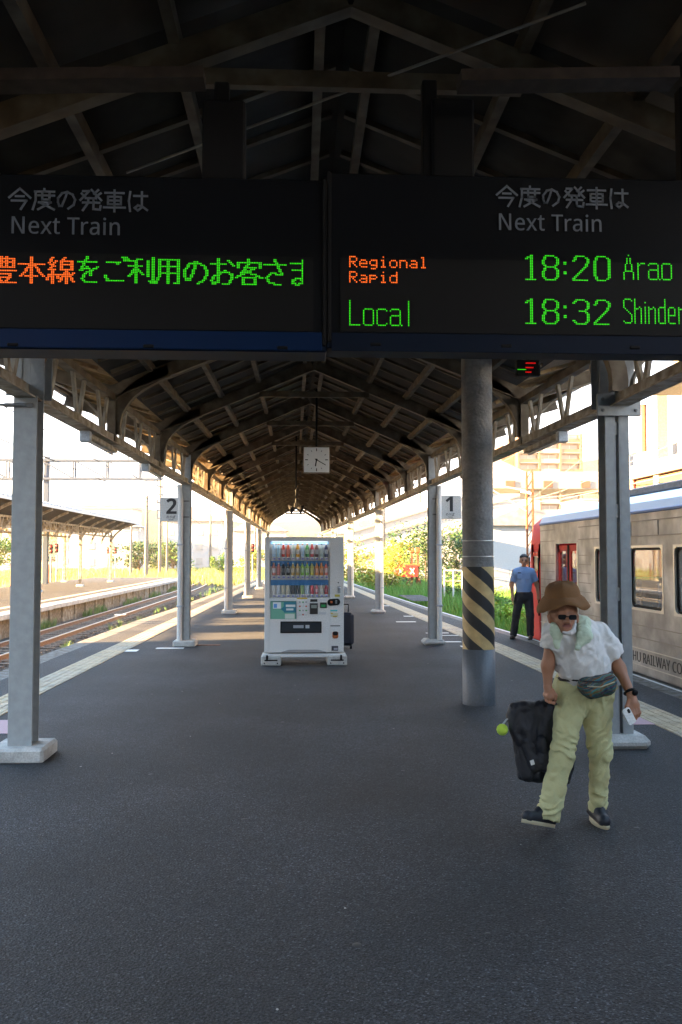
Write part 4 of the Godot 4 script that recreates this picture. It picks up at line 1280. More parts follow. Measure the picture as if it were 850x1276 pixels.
	# small red display under the right-hand roof slope
	var rd := at(659, 458, 8.6)
	var rl := thing("red_display", "small red-lit display box under the roof beside the round pillar", "display", rd)
	box(rl, "case", Vector3(0, 0, -.04), Vector3(.24, .16, .07), M.black, .008)
	for i in 3:
		box(rl, "lit_bar", Vector3(.02 - i * .012, .045 - i * .045, .0), Vector3(.1 - i * .02, .012, .004), M.led_red)
	box(rl, "lit_bar", Vector3(-.07, -.02, .0), Vector3(.09, .006, .004), M.led_green)
	bar(rl, "hanger", Vector3(0, .08, -.04), Vector3(0, roof_y(8.6, rd.x - mid(8.6)) + .15 - rd.y, -.04), .03, .03, M.black)

func build_pillar() -> void:
	var b := ground(597, 877)
	var t := thing("round_pillar", "thick round concrete pillar with a black and yellow striped wrap", "pillar", b)
	var r := .182
	var h0 := .63
	var h1 := 1.57
	put(t, "foot_sleeve", lathe([Vector2(r + .006, 0), Vector2(r + .006, h0), Vector2(r, h0)], 48), M.pillar_foot)
	put(t, "shaft", lathe([Vector2(r - .004, h1 - .02), Vector2(r - .004, 4.1)], 48), M.pillar)
	for y in [1.68, 1.86]:
		put(t, "steel_strap", lathe([Vector2(r - .004, y), Vector2(r + .003, y + .001), Vector2(r + .003, y + .011), Vector2(r - .004, y + .012)], 48), M.stainless_trim)
	# the wrap: helical bands, each its own piece
	var n := 6
	var rise := .36           # each band climbs this much in half a turn
	for k in n * 2:
		var st := st_new()
		st.set_smooth_group(0)
		var seg := 48
		for i in seg:
			for j in 4:
				var q := []
				for u in [[i, j], [i, j + 1], [i + 1, j + 1], [i + 1, j]]:
					var a: float = TAU * u[0] / seg
					var y: float = h0 - .9 + (k + u[1] / 4.0) * .1535 + rise * (1.0 - u[0] / float(seg)) * 2.55
					y = clampf(y, h0, h1)
					q.append(Vector3((r + .001) * sin(a), y, (r + .001) * cos(a)))
				if q[0].y == q[1].y and q[2].y == q[3].y: continue
				quad(st, q[0], q[3], q[2], q[1])
		var me := done(st)
		if me.get_surface_count() and me.get_faces().size() > 0:
			put(t, "stripe", me, M.black_paint if k % 2 else M.yellow_paint)

# ---------------------------------------------------------------- the vending machine
func build_machine() -> void:
	var b := ground(379, 829)
	var t := thing("vending_machine", "white drinks vending machine standing on the middle of the platform", "vending machine", b)
	var S := 80.6
	var X := func(px: float) -> float: return (px - 379.0) / S
	var Y := func(py: float) -> float: return (829.0 - py) / S
	var w := 1.23
	var y0 := .185
	var y1: float = Y.call(669)
	var dp := .72
	# body with a display opening in the door
	var ox0: float = X.call(335.5)
	var ox1: float = X.call(411)
	var oy0: float = Y.call(745)
	var oy1: float = Y.call(673.5)
	box(t, "cabinet", Vector3(0, (y0 + y1) * .5, -dp * .5 - .06), Vector3(w, y1 - y0, dp - .12), M.machine, .012)
	var st := st_new()
	var f0 := y0 + .015
	add_box(st, Vector3((-w * .5 + ox0) * .5, (f0 + y1) * .5, -.06), Vector3(ox0 + w * .5, y1 - f0, .12), Basis(), .006)
	add_box(st, Vector3((w * .5 + ox1) * .5, (f0 + y1) * .5, -.06), Vector3(w * .5 - ox1, y1 - f0, .12), Basis(), .006)
	add_box(st, Vector3((ox0 + ox1) * .5, (oy1 + y1) * .5, -.06), Vector3(ox1 - ox0, y1 - oy1, .12))
	add_box(st, Vector3((ox0 + ox1) * .5, (oy0 + f0) * .5, -.06), Vector3(ox1 - ox0, oy0 - f0, .12))
	put(t, "door", done(st), M.machine)
	box(t, "display_back", Vector3((ox0 + ox1) * .5, (oy0 + oy1) * .5, -.088), Vector3(ox1 - ox0, oy1 - oy0, .05), M.white_paint)
	box(t, "display_header", Vector3((ox0 + ox1) * .5, oy1 - .03, -.06), Vector3(ox1 - ox0 - .02, .055, .012), mat(lin(.25, .5, .75), .5), .002)
	var blue := mat(lin(.02, .2, .5), .5, 0, M.white_paint.albedo_texture, 6.0)
	var button_m := mat(lin(.08, .1, .5), .4)
	var cols := [
		[[.5, .7, .85], [.45, .7, .8], [.6, .05, .03], [.62, .1, .03], [.6, .7, .6], [.75, .35, .02], [.45, .6, .75], [.1, .4, .1], [.6, .05, .06], [.2, .1, .08], [.55, .65, .6], [.04, .05, .15]],
		[[.6, .2, .15], [.62, .2, .17], [.03, .025, .03], [.025, .02, .02], [.6, .38, .1], [.62, .4, .12], [.25, .5, .06], [.3, .55, .1], [.55, .5, .08], [.7, .22, .03], [.68, .25, .05], [.65, .15, .1]],
		[[.7, .68, .64], [.65, .66, .7], [.6, .55, .4], [.62, .56, .42], [.06, .05, .05], [.05, .05, .055], [.35, .5, .2], [.6, .7, .75], [.6, .05, .06], [.65, .15, .15], [.7, .62, .5], [.5, .05, .06]]]
	var rows := [[694.0, 17.0], [717.0, 16.0], [740.5, 12.0]]
	var caps := [mat(lin(.7, .7, .7), .4), mat(lin(.1, .2, .5), .4), mat(lin(.6, .25, .05), .4), mat(lin(.15, .13, .12), .4)]
	for r in 3:
		var by: float = Y.call(rows[r][0])
		var hh: float = rows[r][1] / S * .98
		box(t, "shelf", Vector3((ox0 + ox1) * .5, by - .006, -.04), Vector3(ox1 - ox0 - .01, .01, .045), M.white_paint)
		if r > 0:
			box(t, "blue_panel", Vector3((ox0 + ox1) * .5, Y.call(702.5 if r == 1 else 726.2), -.058), Vector3(ox1 - ox0 - .03, .085, .012), blue, .002)
		var bottle := lathe([Vector2(0, 0), Vector2(.026, 0), Vector2(.028, .006), Vector2(.028, hh * .2), Vector2(.0265, hh * .24), Vector2(.028, hh * .6), Vector2(.024, hh * .72), Vector2(.012, hh * .88), Vector2(.011, hh * .93)], 14)
		var can := lathe([Vector2(0, 0), Vector2(.025, 0), Vector2(.029, .01), Vector2(.029, hh * .86), Vector2(.024, hh * .93), Vector2(0, hh * .93)], 14)
		var label_mesh := lathe([Vector2(.0286, hh * .22), Vector2(.0286, hh * .56)], 14)
		var cap := lathe([Vector2(.014, 0), Vector2(.014, hh * .08), Vector2(0, hh * .085)], 10)
		for i in 12:
			var c: Array = cols[r][i]
			var x: float = X.call(340.8 + i * 5.98)
			var is_can: bool = r == 2 and i < 9
			var m := mat(lin(c[0], c[1], c[2]), .25)
			var o := put(t, "drink_can" if is_can else "bottle", can if is_can else bottle, m, Transform3D(Basis(), Vector3(x, by, -.036)))
			var wl := rng.randf() * .8
			put(o, "label_band", label_mesh, mat(lin(lerpf(c[0], .75, wl), lerpf(c[1], .74, wl), lerpf(c[2], .72, wl)), .4), Transform3D())
			if not is_can: put(o, "cap", cap, caps[rng.randi() % 4], Transform3D(Basis(), Vector3(0, hh * .92, 0)))
			var tag_m := box(t, "price_tag", Vector3(x, by - .028, -.016), Vector3(.058, .04, .012), M.white_paint, .003)
			box(tag_m, "button", Vector3(0.006, -.002, .007), Vector3(.034, .018, .006), button_m, .002)
	var pane := box(t, "window_pane", Vector3((ox0 + ox1) * .5, (oy0 + oy1) * .5, -.004), Vector3(ox1 - ox0 - .004, oy1 - oy0 - .004, .004), M.clear_glass)
	# unseen strip lamp inside the top, placed to brighten the drinks display
	box(t, "unseen_display_lamp", Vector3((ox0 + ox1) * .5, oy1 - .012, -.03), Vector3(ox1 - ox0 - .06, .014, .02), glow(Color(.95, .97, 1.0), .035), .002)
	var al := AreaLight3D.new()
	al.name = "unseen_display_lamp_light"
	al.area_size = Vector2(ox1 - ox0 - .06, .02)
	al.light_color = Color(.95, .97, 1.0)
	al.light_energy = .0035
	al.area_range = 3.0
	al.shadow_enabled = true
	t.add_child(al)
	al.position = Vector3((ox0 + ox1) * .5, oy1 - .022, -.028)
	al.rotation = Vector3(-PI / 2 + .12, 0, 0)
	# poster panel
	var px0: float = X.call(336.8)
	var px1: float = X.call(369.2)
	var py0: float = Y.call(771.5)
	var py1: float = Y.call(749)
	box(t, "poster", Vector3((px0 + px1) * .5, (py0 + py1) * .5, .002), Vector3(px1 - px0, py1 - py0, .008), mat(lin(.16, .42, .3), .4), .002)
	var prt := [[345, 754, 10, 9, lin(.7, .76, .8)], [343, 755, 4, 5, lin(.1, .3, .65)], [361, 757, 15, 13, lin(.02, .2, .28)], [362, 755, 12, 3, lin(.65, .72, .72)], [361, 759.5, 9, 2.4, lin(.65, .72, .72)], [361, 768, 12, 6, lin(.6, .68, .6)], [368.8, 760, .9, 22, lin(.05, .15, .2)], [337.2, 760, .9, 22, lin(.1, .25, .22)], [353, 749.8, 31, 1.2, lin(.05, .15, .15)]]
	for i in prt.size():
		var k: Array = prt[i]
		box(t, "poster_print", Vector3(X.call(k[0]), Y.call(k[1]), .0065 + i * .0006), Vector3(k[2] / S, k[3] / S, .002), mat(k[4], .5))
	put(t, "poster_arrow", prism(PackedVector2Array([Vector2(-.05, 0), Vector2(.03, .06), Vector2(.03, -.06)]), .002), mat(lin(.02, .2, .28), .5), Transform3D(Basis(), Vector3(X.call(353.5), Y.call(759), .0145)))
	# payment panel
	var pay := [["instruction_strip", 376.5, 745.8, 13, 1.8, .004, lin(.6, .42, .05)], ["bill_slot", 391, 748.5, 9, 3.2, .01, lin(.02, .02, .02)], ["card_reader", 391, 758.6, 10, 13.5, .02, lin(.015, .015, .017)], ["reader_screen", 391.2, 756.0, 7, 4, .026, lin(.25, .28, .25)], ["bill_display", 403, 754.4, 8.4, 7, .01, lin(.02, .025, .02)], ["bill_light", 403, 755.2, 5.6, 3.2, .014, lin(.02, .3, .08)], ["price_sticker", 416.2, 761.2, 9, 2, .003, lin(.05, .45, .5)], ["sticker", 417, 766.5, 9, 5, .003, lin(.55, .55, .4)], ["sticker", 413.5, 764.5, 3, 1.6, .0045, lin(.6, .4, .05)], ["sticker", 417.5, 768.5, 5, 1.6, .0045, lin(.5, .35, .05)], ["return_label", 418, 780.2, 12.5, 1.3, .003, lin(.08, .08, .08)], ["serial_plate", 417.4, 808.2, 8.4, 6, .004, lin(.03, .035, .05)], ["serial_print", 418.5, 808.8, 5, 2.6, .0055, lin(.35, .36, .4)], ["yellow_label", 420.5, 742.5, 6.4, 3, .003, lin(.5, .42, .05)], ["bank_label", 402, 764.5, 9, 3, .003, lin(.5, .52, .54)]]
	for k in pay:
		box(t, k[0], Vector3(X.call(k[1]), Y.call(k[2]), k[5] * .5), Vector3(k[3] / S, k[4] / S, k[5]), mat(k[6], .4), .002)
	for i in 3:
		for j in 4:
			var cc := [lin(.35, .35, .35), lin(.5, .1, .05), lin(.1, .35, .12), lin(.6, .6, .58)][(i * 2 + j) % 4] as Color
			box(t, "key_sticker", Vector3(X.call(373.5 + i * 4.0), Y.call(750.5 + j * 5.2), .002), Vector3(.026, .022, .004), mat(cc, .5), .002)
	# coin lever: dark rounded escutcheon
	put(t, "coin_plate", prism(round_rect(.2, .105, .05), .012), M.black, Transform3D(Basis(Vector3.BACK, .08), Vector3(X.call(416), Y.call(750.6), .014)))
	box(t, "coin_slot", Vector3(X.call(413), Y.call(750.6), .016), Vector3(.035, .035, .006), M.orange, .004)
	box(t, "return_lever", Vector3(X.call(419), Y.call(750.2), .02), Vector3(.03, .06, .014), M.steel_dark, .005)
	put(t, "key_lock", lathe([Vector2(0, .03), Vector2(.022, .03), Vector2(.026, 0)], 14), M.galv, Transform3D(Basis(Vector3.RIGHT, PI / 2), Vector3(X.call(422.6), Y.call(733), 0)))
	box(t, "lock_plate", Vector3(X.call(422.6), Y.call(735), .003), Vector3(.045, .11, .006), M.steel_grey, .01)
	put(t, "screw", lathe([Vector2(0, .006), Vector2(.01, .005), Vector2(.011, 0)], 10), M.ink, Transform3D(Basis(Vector3.RIGHT, PI / 2), Vector3(X.call(421.8), Y.call(726.2), 0)))
	# take-out slot with its flap
	var sx0: float = X.call(349.3)
	var sx1: float = X.call(400.8)
	var sy0: float = Y.call(789)
	var sy1: float = Y.call(774.5)
	box(t, "slot_frame", Vector3((sx0 + sx1) * .5, (sy0 + sy1) * .5, .004), Vector3(sx1 - sx0, sy1 - sy0, .012), M.black, .004)
	var flap := box(t, "slot_flap", Vector3((sx0 + sx1) * .5, (sy0 + sy1) * .5, .012), Vector3(sx1 - sx0 - .04, sy1 - sy0 - .04, .008), M.dark_glass, .003)
	box(flap, "flap_sticker", Vector3(-.04, .01, .0048), Vector3(.16, .045, .001), mat(lin(.3, .32, .35), .5))
	box(flap, "flap_sticker", Vector3(.1, .01, .0048), Vector3(.06, .05, .001), mat(lin(.4, .42, .45), .5))
	put(t, "coin_return", prism(round_rect(.092, .11, .03), .02), M.orange, Transform3D(Basis(), Vector3(X.call(418), Y.call(791.5), .012)))
	put(t, "coin_cup", prism(round_rect(.076, .062, .024), .01), M.black, Transform3D(Basis(), Vector3(X.call(418), Y.call(789.6), .017)))
	# kick plate with its low arch, and the feet
	box(t, "kick_plate", Vector3(0, Y.call(817.0), -.05), Vector3(w + .05, .055, .13), M.white_paint, .008)
	put(t, "vent_arch", prism(PackedVector2Array([Vector2(-.36, 0), Vector2(.36, 0), Vector2(.22, .035), Vector2(-.22, .035)]), .006), mat(lin(.3, .3, .3), .6), Transform3D(Basis(), Vector3(-.01, y0 + .02, .007)))
	for s in [-1, 1]:
		var foot := box(t, "foot_block", Vector3(s * .51, .074, -.25), Vector3(.31, .15, .62), M.pale_concrete, .015)
		box(foot, "anchor_plate", Vector3(0, .01, .312), Vector3(.2, .02, .008), M.black, .002)
		box(foot, "anchor_bolt", Vector3(s * .06, .045, .315), Vector3(.03, .09, .03), M.black, .004)
		for q in [-.1, .1]: box(foot, "bolt", Vector3(q, -.035, .312), Vector3(.02, .02, .01), M.black, .003)
	# a suitcase behind it
	var sc := ground(427, 808)
	var u := thing("suitcase", "dark blue suitcase with raised handle half hidden behind the vending machine", "suitcase", Vector3(sc.x - .02, 0, sc.z))
	box(u, "shell", Vector3(0, .36, 0), Vector3(.44, .6, .26), M.suitcase, .05)
	for q in [-.14, 0, .14]: box(u, "rib", Vector3(q, .36, .13), Vector3(.03, .5, .012), M.suitcase, .004)
	for q in [-.17, .17]:
		put(u, "wheel", lathe([Vector2(0, .02), Vector2(.03, .018), Vector2(.032, 0), Vector2(.03, -.018), Vector2(0, -.02)], 12), M.black, Transform3D(Basis(Vector3.BACK, PI / 2), Vector3(q, .032, .06)))
	tube(u, "handle", [Vector3(-.13, .66, -.06), Vector3(-.13, .8, -.06), Vector3(.13, .8, -.06), Vector3(.13, .66, -.06)], .012, M.black, 6)

# ---------------------------------------------------------------- the train
func build_train() -> void:
	var X0 := 5.0
	var t := thing("train", "stainless steel commuter train with red cab front standing at the platform", "train", Vector3(6.45, RAIL, -8.2))
	# local axes of a side panel: x runs towards the camera (reading direction), y up, z towards the platform
	var side := Transform3D(Basis(Vector3(0, 0, 1), Vector3(0, 1, 0), Vector3(-1, 0, 0)), Vector3(X0 - t.position.x, -RAIL, 8.2))
	var L := func(d: float, y: float, z := 0.0) -> Transform3D: return side * Transform3D(Basis(), Vector3(-d, y, z))
	var y_lo := -.02
	var y_hi := 2.32
	var wy0 := .92
	var wy1 := 1.82
	var wins := [[14.65, 13.42], [13.1, 11.9], [11.52, 10.3], [9.3, 8.1], [7.7, 6.5], [2.4, 1.2]]
	var doors := [[16.9, 15.6], [5.6, 4.3]]
	var plain := func(a: float, b: float, lo: float, hi: float) -> void:   # d from a down to b
		put(t, "side_panel", box_mesh(Vector3(a - b, hi - lo, .06)), M.stainless, L.call((a + b) * .5, (lo + hi) * .5, -.03))
	# spans between openings
	plain.call(18.0, 16.95, y_lo, y_hi)
	plain.call(15.55, 14.85, y_lo, y_hi)
	plain.call(10.1, 9.5, y_lo, y_hi)
	plain.call(6.3, 5.65, y_lo, y_hi)
	plain.call(4.25, 2.6, y_lo, y_hi)
	plain.call(1.0, -1.8, y_lo, y_hi)
	for w in wins:
		var a: float = w[0]
		var b: float = w[1]
		var pa := a + .2
		var pb := b - .2
		if w == wins[0]: pb = 13.26
		if w == wins[1]: pa = 13.26; pb = 11.71
		if w == wins[2]: pa = 11.71
		if w == wins[3]: pb = 7.9
		if w == wins[4]: pa = 7.9
		var cm := (pa + pb) * .5
		var cw := (a + b) * .5
		put(t, "window_panel", holed(pa - pb, 1.16, a - b, wy1 - wy0, .1, .06, cm - cw, 0.0), M.stainless, L.call(cm, (wy0 + wy1) * .5, 0.0))
		plain.call(pa, pb, y_lo, (wy0 + wy1) * .5 - .58)
		plain.call(pa, pb, (wy0 + wy1) * .5 + .58, y_hi)
		var wn := put(t, "window_frame", holed(a - b + .05, wy1 - wy0 + .05, a - b - .02, wy1 - wy0 - .02, .09, .05), M.stainless_trim, L.call(cw, (wy0 + wy1) * .5, .006))
		put(wn, "gasket", holed(a - b, wy1 - wy0, a - b - .09, wy1 - wy0 - .09, .08, .01), M.black, Transform3D(Basis(), Vector3(0, 0, -.03)))
		put(wn, "pane", box_mesh(Vector3(a - b - .02, wy1 - wy0 - .02, .006)), M.glass, Transform3D(Basis(), Vector3(0, 0, -.045)))
		# high-backed seats seen through the glass
		for q in [.28, -.42]:
			put(t, "seat", box_mesh(Vector3(.14, 1.0, .9), .05), M.blue_seat, L.call(cw + q, .85, -.75))
	# red twin doors
	for w in doors:
		plain.call(w[0] + .05, w[1] - .05, 1.92, y_hi)
		for q in [w[0] + .025, w[1] - .025]:
			put(t, "door_frame", box_mesh(Vector3(.05, 1.95, .08)), M.stainless_trim, L.call(q, .95, -.03))
		for i in 2:
			var c: float = w[0] - .325 - i * .65
			var lf := put(t, "door_leaf", holed(.64, 1.9, .4, .82, .06, .04, 0.0, .42), M.train_red, L.call(c, .95, -.045))
			put(lf, "pane", box_mesh(Vector3(.42, .84, .006)), M.glass, Transform3D(Basis(), Vector3(0, .42, -.02)))
			put(lf, "rubber_edge", box_mesh(Vector3(.03, 1.88, .02)), M.black, Transform3D(Basis(), Vector3(.3 if i == 0 else -.3, 0, .002)))
	# beading lines along the side
	for y in [.1, .34, .5, .68, 1.98, 2.2]:
		for sp in [[15.5, 5.7], [18.0, 16.98]]:
			put(t, "bead", box_mesh(Vector3(sp[0] - sp[1], .014, .01)), M.stainless_trim if y < .4 else M.groove, L.call((sp[0] + sp[1]) * .5, y, .003))
	for y in [.9, 1.06, 1.22, 1.38, 1.54, 1.7]:
		for sp in [[15.5, 14.88], [17.95, 17.0]]:
			put(t, "bead", box_mesh(Vector3(sp[0] - sp[1], .012, .01)), M.groove, L.call((sp[0] + sp[1]) * .5, y, .003))
	for q in [13.0, 12.0]:
		put(t, "side_grille", box_mesh(Vector3(.012, .2, .012)), M.groove, L.call(q + .02, 2.09, .004))
	put(t, "destination_panel", box_mesh(Vector3(.3, .17, .012), .004), M.stainless_trim, L.call(13.3, 2.09, .004))
	# lettering low on the side
	var tm := text_mesh("KYUSHU RAILWAY COMPANY", .2, .004)
	tm.horizontal_alignment = HORIZONTAL_ALIGNMENT_LEFT
	var lx: Transform3D = L.call(13.58, .215, .004)
	put(t, "lettering", tm, M.ink, Transform3D(lx.basis * Basis.from_scale(Vector3(1.17, 1, 1)), lx.origin))
	# cant rail, roof, underframe, far side, floor
	put(t, "blue_cant_rail", box_mesh(Vector3(19.8, .05, .05), .01), M.train_blue, L.call(8.1, 2.335, -.005))
	var prof := PackedVector2Array([Vector2(-1.45, 0), Vector2(1.45, 0), Vector2(1.4, .12), Vector2(1.2, .25), Vector2(.8, .34), Vector2(0, .38), Vector2(-.8, .34), Vector2(-1.2, .25), Vector2(-1.4, .12)])
	put(t, "roof", prism(prof, 19.8), M.sky_tinted_roof, Transform3D(Basis(), Vector3(0, 2.36 - RAIL, 10.0)))
	put(t, "roof_fairing", box_mesh(Vector3(.08, .12, 16.0), .02), M.steel_dark, Transform3D(Basis(), Vector3(-1.0, 2.36 + .36 - RAIL, 1.5)))
	put(t, "far_side", box_mesh(Vector3(.08, 2.34, 19.8)), M.train_inside, Transform3D(Basis(), Vector3(1.4, 1.15 - RAIL, .1)))
	put(t, "floor", box_mesh(Vector3(2.7, .1, 19.7)), M.train_inside, Transform3D(Basis(), Vector3(0, -.03 - RAIL, .1)))
	put(t, "underframe", box_mesh(Vector3(2.4, .55, 18.0), .03), M.black, Transform3D(Basis(), Vector3(0, .5, .1)))
	put(t, "rear_end", box_mesh(Vector3(2.8, 2.34, .06)), M.train_inside, Transform3D(Basis(), Vector3(0, 1.15 - RAIL, 9.97)))
	for q in [-6.5, 6.5]:
		for r in [-1.05, 1.05]:
			for s in [-.53, .53]:
				put(t, "wheel", lathe([Vector2(0, .06), Vector2(.4, .06), Vector2(.43, 0), Vector2(.45, -.05), Vector2(0, -.05)], 20), M.rail, Transform3D(Basis(Vector3.BACK, PI / 2), Vector3(s, .44, q + r)))
	# red cab: corner post, cab door recess, rounded front
	var cab := st_new()
	cab.set_smooth_group(0)
	var cp := [[-1.46, 18.0], [-1.45, 18.75], [-1.38, 19.1], [-1.15, 19.3], [0.0, 19.4], [1.15, 19.3], [1.38, 19.1], [1.46, 18.0]]
	var lev := [[-.75, .98], [-.02, 1.0], [1.0, 1.0], [1.9, .985], [2.35, .95], [2.55, .8]]
	for i in cp.size() - 1:
		for j in lev.size() - 1:
			var q := []
			for u in [[i, j], [i, j + 1], [i + 1, j + 1], [i + 1, j]]:
				var zz: float = cp[u[0]][1]
				var back: float = (zz - 18.0) * (lev[u[1]][1])
				q.append(Vector3(cp[u[0]][0] * lev[u[1]][1], lev[u[1]][0] - RAIL, -(18.0 + back) + 8.2))
			quad(cab, q[0], q[1], q[2], q[3])
	var cm2 := put(t, "cab_front", done(cab, true), M.train_red)
	put(cm2, "windscreen", box_mesh(Vector3(2.2, .9, .03), .01), M.dark_glass, Transform3D(Basis(), Vector3(0, 1.5 - RAIL, -19.4 + 8.2)))
	for s in [-1, 1]:
		put(cm2, "tail_lamp", lathe([Vector2(0, .03), Vector2(.07, .02), Vector2(.09, 0)], 14), M.red, Transform3D(Basis(Vector3.RIGHT, -PI / 2), Vector3(s * .9, .6 - RAIL, -19.36 + 8.2)))
	var cd := put(t, "cab_door", holed(.62, 1.95, .4, .7, .05, .04, 0.0, .45), M.train_red, L.call(18.35, .96, .014))
	put(cd, "pane", box_mesh(Vector3(.42, .72, .006)), M.dark_glass, Transform3D(Basis(), Vector3(0, .45, -.02)))
	put(cd, "handrail", box_mesh(Vector3(.025, 1.2, .03), .008), M.black, Transform3D(Basis(), Vector3(.36, .1, .03)))
	put(cd, "handrail", box_mesh(Vector3(.025, 1.2, .03), .008), M.black, Transform3D(Basis(), Vector3(-.36, .1, .03)))
	put(t, "roof_end", box_mesh(Vector3(2.3, .2, .9), .08), M.sky_tinted_roof, Transform3D(Basis(), Vector3(0, 2.5 - RAIL, -18.4 + 8.2)))
	put(t, "whistle_box", box_mesh(Vector3(.2, .16, .3), .03), M.steel_dark, Transform3D(Basis(), Vector3(-.6, 2.85 - RAIL, -16.4 + 8.2)))

# ---------------------------------------------------------------- soft bodies: tapered capsules joined smoothly, meshed as surface nets
func new_skin() -> Dictionary:
	return {"v": PackedVector3Array(), "n": PackedVector3Array(), "c": PackedColorArray(), "i": PackedInt32Array()}

func skin_mesh(s: Dictionary) -> ArrayMesh:
	var a := []
	a.resize(Mesh.ARRAY_MAX)
	a[Mesh.ARRAY_VERTEX] = s.v
	a[Mesh.ARRAY_NORMAL] = s.n
	a[Mesh.ARRAY_COLOR] = s.c
	a[Mesh.ARRAY_INDEX] = s.i
	var m := ArrayMesh.new()
	m.add_surface_from_arrays(Mesh.PRIMITIVE_TRIANGLES, a)
	return m

# bone: [a, b, radius at a, radius at b, flattening along z, 1 = cut flat at a | 2 = cut flat at b]
func blob(s: Dictionary, bones: Array, cell: float, k: float, tint := Color(1, 1, 1), amp := 0.0, freq := 8.0, stretch := Vector3.ONE, paint = null, fold = null) -> Dictionary:
	var lo := Vector3.ONE * 99.0
	var hi := Vector3.ONE * -99.0
	for b in bones:
		var r: float = maxf(b[2], b[3]) + k + cell * 2.0 + amp
		for e in [b[0], b[1]]:
			lo = lo.min(e - Vector3.ONE * r)
			hi = hi.max(e + Vector3.ONE * r)
	var nx := int((hi.x - lo.x) / cell) + 2
	var ny := int((hi.y - lo.y) / cell) + 2
	var nz := int((hi.z - lo.z) / cell) + 2
	var g := PackedFloat32Array()
	g.resize(nx * ny * nz)
	g.fill(1.0)
	for b in bones:
		var a: Vector3 = b[0]
		var e: Vector3 = b[1]
		var ra: float = b[2]
		var rb: float = b[3]
		var sz: float = b[4] if b.size() > 4 else 1.0
		var cut: int = b[5] if b.size() > 5 else 0
		var ba := e - a
		var bs := Vector3(ba.x, ba.y, ba.z * sz)
		var bb := maxf(bs.dot(bs), 1e-9)
		var dir := ba.normalized()
		var m := maxf(ra, rb) + k + cell * 1.5
		var l := (a.min(e) - Vector3.ONE * m - lo) / cell
		var h := (a.max(e) + Vector3.ONE * m - lo) / cell
		for z in range(maxi(0, int(l.z)), mini(nz, int(h.z) + 2)):
			for y in range(maxi(0, int(l.y)), mini(ny, int(h.y) + 2)):
				var row := (z * ny + y) * nx
				for x in range(maxi(0, int(l.x)), mini(nx, int(h.x) + 2)):
					var p := lo + Vector3(x, y, z) * cell
					var pa := p - a
					var ps := Vector3(pa.x, pa.y, pa.z * sz)
					var t := clampf(ps.dot(bs) / bb, 0.0, 1.0)
					var d := (ps - bs * t).length() - lerpf(ra, rb, t)
					if cut & 2: d = maxf(d, (p - e).dot(dir))
					if cut & 1: d = maxf(d, -pa.dot(dir))
					var f := g[row + x]
					if f >= 1.0 or k <= 0.0:
						g[row + x] = minf(f, d)
					else:
						var q := maxf(k - absf(f - d), 0.0) / k
						g[row + x] = minf(f, d) - q * q * k * 0.25
	if amp > 0.0:
		var fn := FastNoiseLite.new()
		fn.frequency = 1.0
		fn.fractal_octaves = 2
		fn.fractal_type = FastNoiseLite.FRACTAL_RIDGED
		fn.seed = 5
		for z in nz:
			for y in ny:
				var row := (z * ny + y) * nx
				for x in nx:
					var f := g[row + x]
					if absf(f) < 0.05:
						var p := (lo + Vector3(x, y, z) * cell) * stretch * freq
						g[row + x] = f + amp * fn.get_noise_3dv(p) + (fold.call(lo + Vector3(x, y, z) * cell, fn) if fold else 0.0)
	var idx := PackedInt32Array()
	idx.resize(nx * ny * nz)
	idx.fill(-1)
	var far := cell * 4.0
	for z in nz - 1:
		for y in ny - 1:
			for x in nx - 1:
				var o := (z * ny + y) * nx + x
				if absf(g[o]) > far: continue
				var c := [g[o], g[o + 1], g[o + nx], g[o + nx + 1], g[o + nx * ny], g[o + nx * ny + 1], g[o + nx * ny + nx], g[o + nx * ny + nx + 1]]
				var neg := 0
				for q in 8:
					if c[q] < 0.0: neg += 1
				if neg == 0 or neg == 8: continue
				var sum := Vector3.ZERO
				var cnt := 0
				for q in [[0, 1], [2, 3], [4, 5], [6, 7], [0, 2], [1, 3], [4, 6], [5, 7], [0, 4], [1, 5], [2, 6], [3, 7]]:
					var u: float = c[q[0]]
					var w: float = c[q[1]]
					if (u < 0.0) != (w < 0.0):
						var p0 := Vector3(q[0] & 1, (q[0] >> 1) & 1, q[0] >> 2)
						var p1 := Vector3(q[1] & 1, (q[1] >> 1) & 1, q[1] >> 2)
						sum += p0.lerp(p1, u / (u - w))
						cnt += 1
				idx[o] = s.v.size()
				var pos := lo + (Vector3(x, y, z) + sum / cnt) * cell
				s.v.append(pos)
				s.n.append(Vector3(c[1] + c[3] + c[5] + c[7] - c[0] - c[2] - c[4] - c[6], c[2] + c[3] + c[6] + c[7] - c[0] - c[1] - c[4] - c[5], c[4] + c[5] + c[6] + c[7] - c[0] - c[1] - c[2] - c[3]).normalized())
				s.c.append(paint.call(pos) if paint else tint)
	var step := [1, nx, nx * ny]
	for z in range(1, nz - 1):
		for y in range(1, ny - 1):
			for x in range(1, nx - 1):
				var o := (z * ny + y) * nx + x
				if absf(g[o]) > far: continue
				for ax in 3:
					var f0 := g[o] < 0.0
					if f0 == (g[o + step[ax]] < 0.0): continue
					var u: int = step[(ax + 1) % 3]
					var w: int = step[(ax + 2) % 3]
					var q := [idx[o], idx[o - u], idx[o - u - w], idx[o - w]]
					if q[0] < 0 or q[1] < 0 or q[2] < 0 or q[3] < 0: continue
					for e in ([0, 2, 1, 0, 3, 2] if f0 else [0, 1, 2, 0, 2, 3]): s.i.append(q[e])
	return s

func soft(parent: Node, called: String, bones: Array, cell: float, k: float, m: Material, amp := 0.0, freq := 8.0, stretch := Vector3.ONE, fold = null) -> MeshInstance3D:
	return put(parent, called, skin_mesh(blob(new_skin(), bones, cell, k, Color(1, 1, 1), amp, freq, stretch, null, fold)), m)

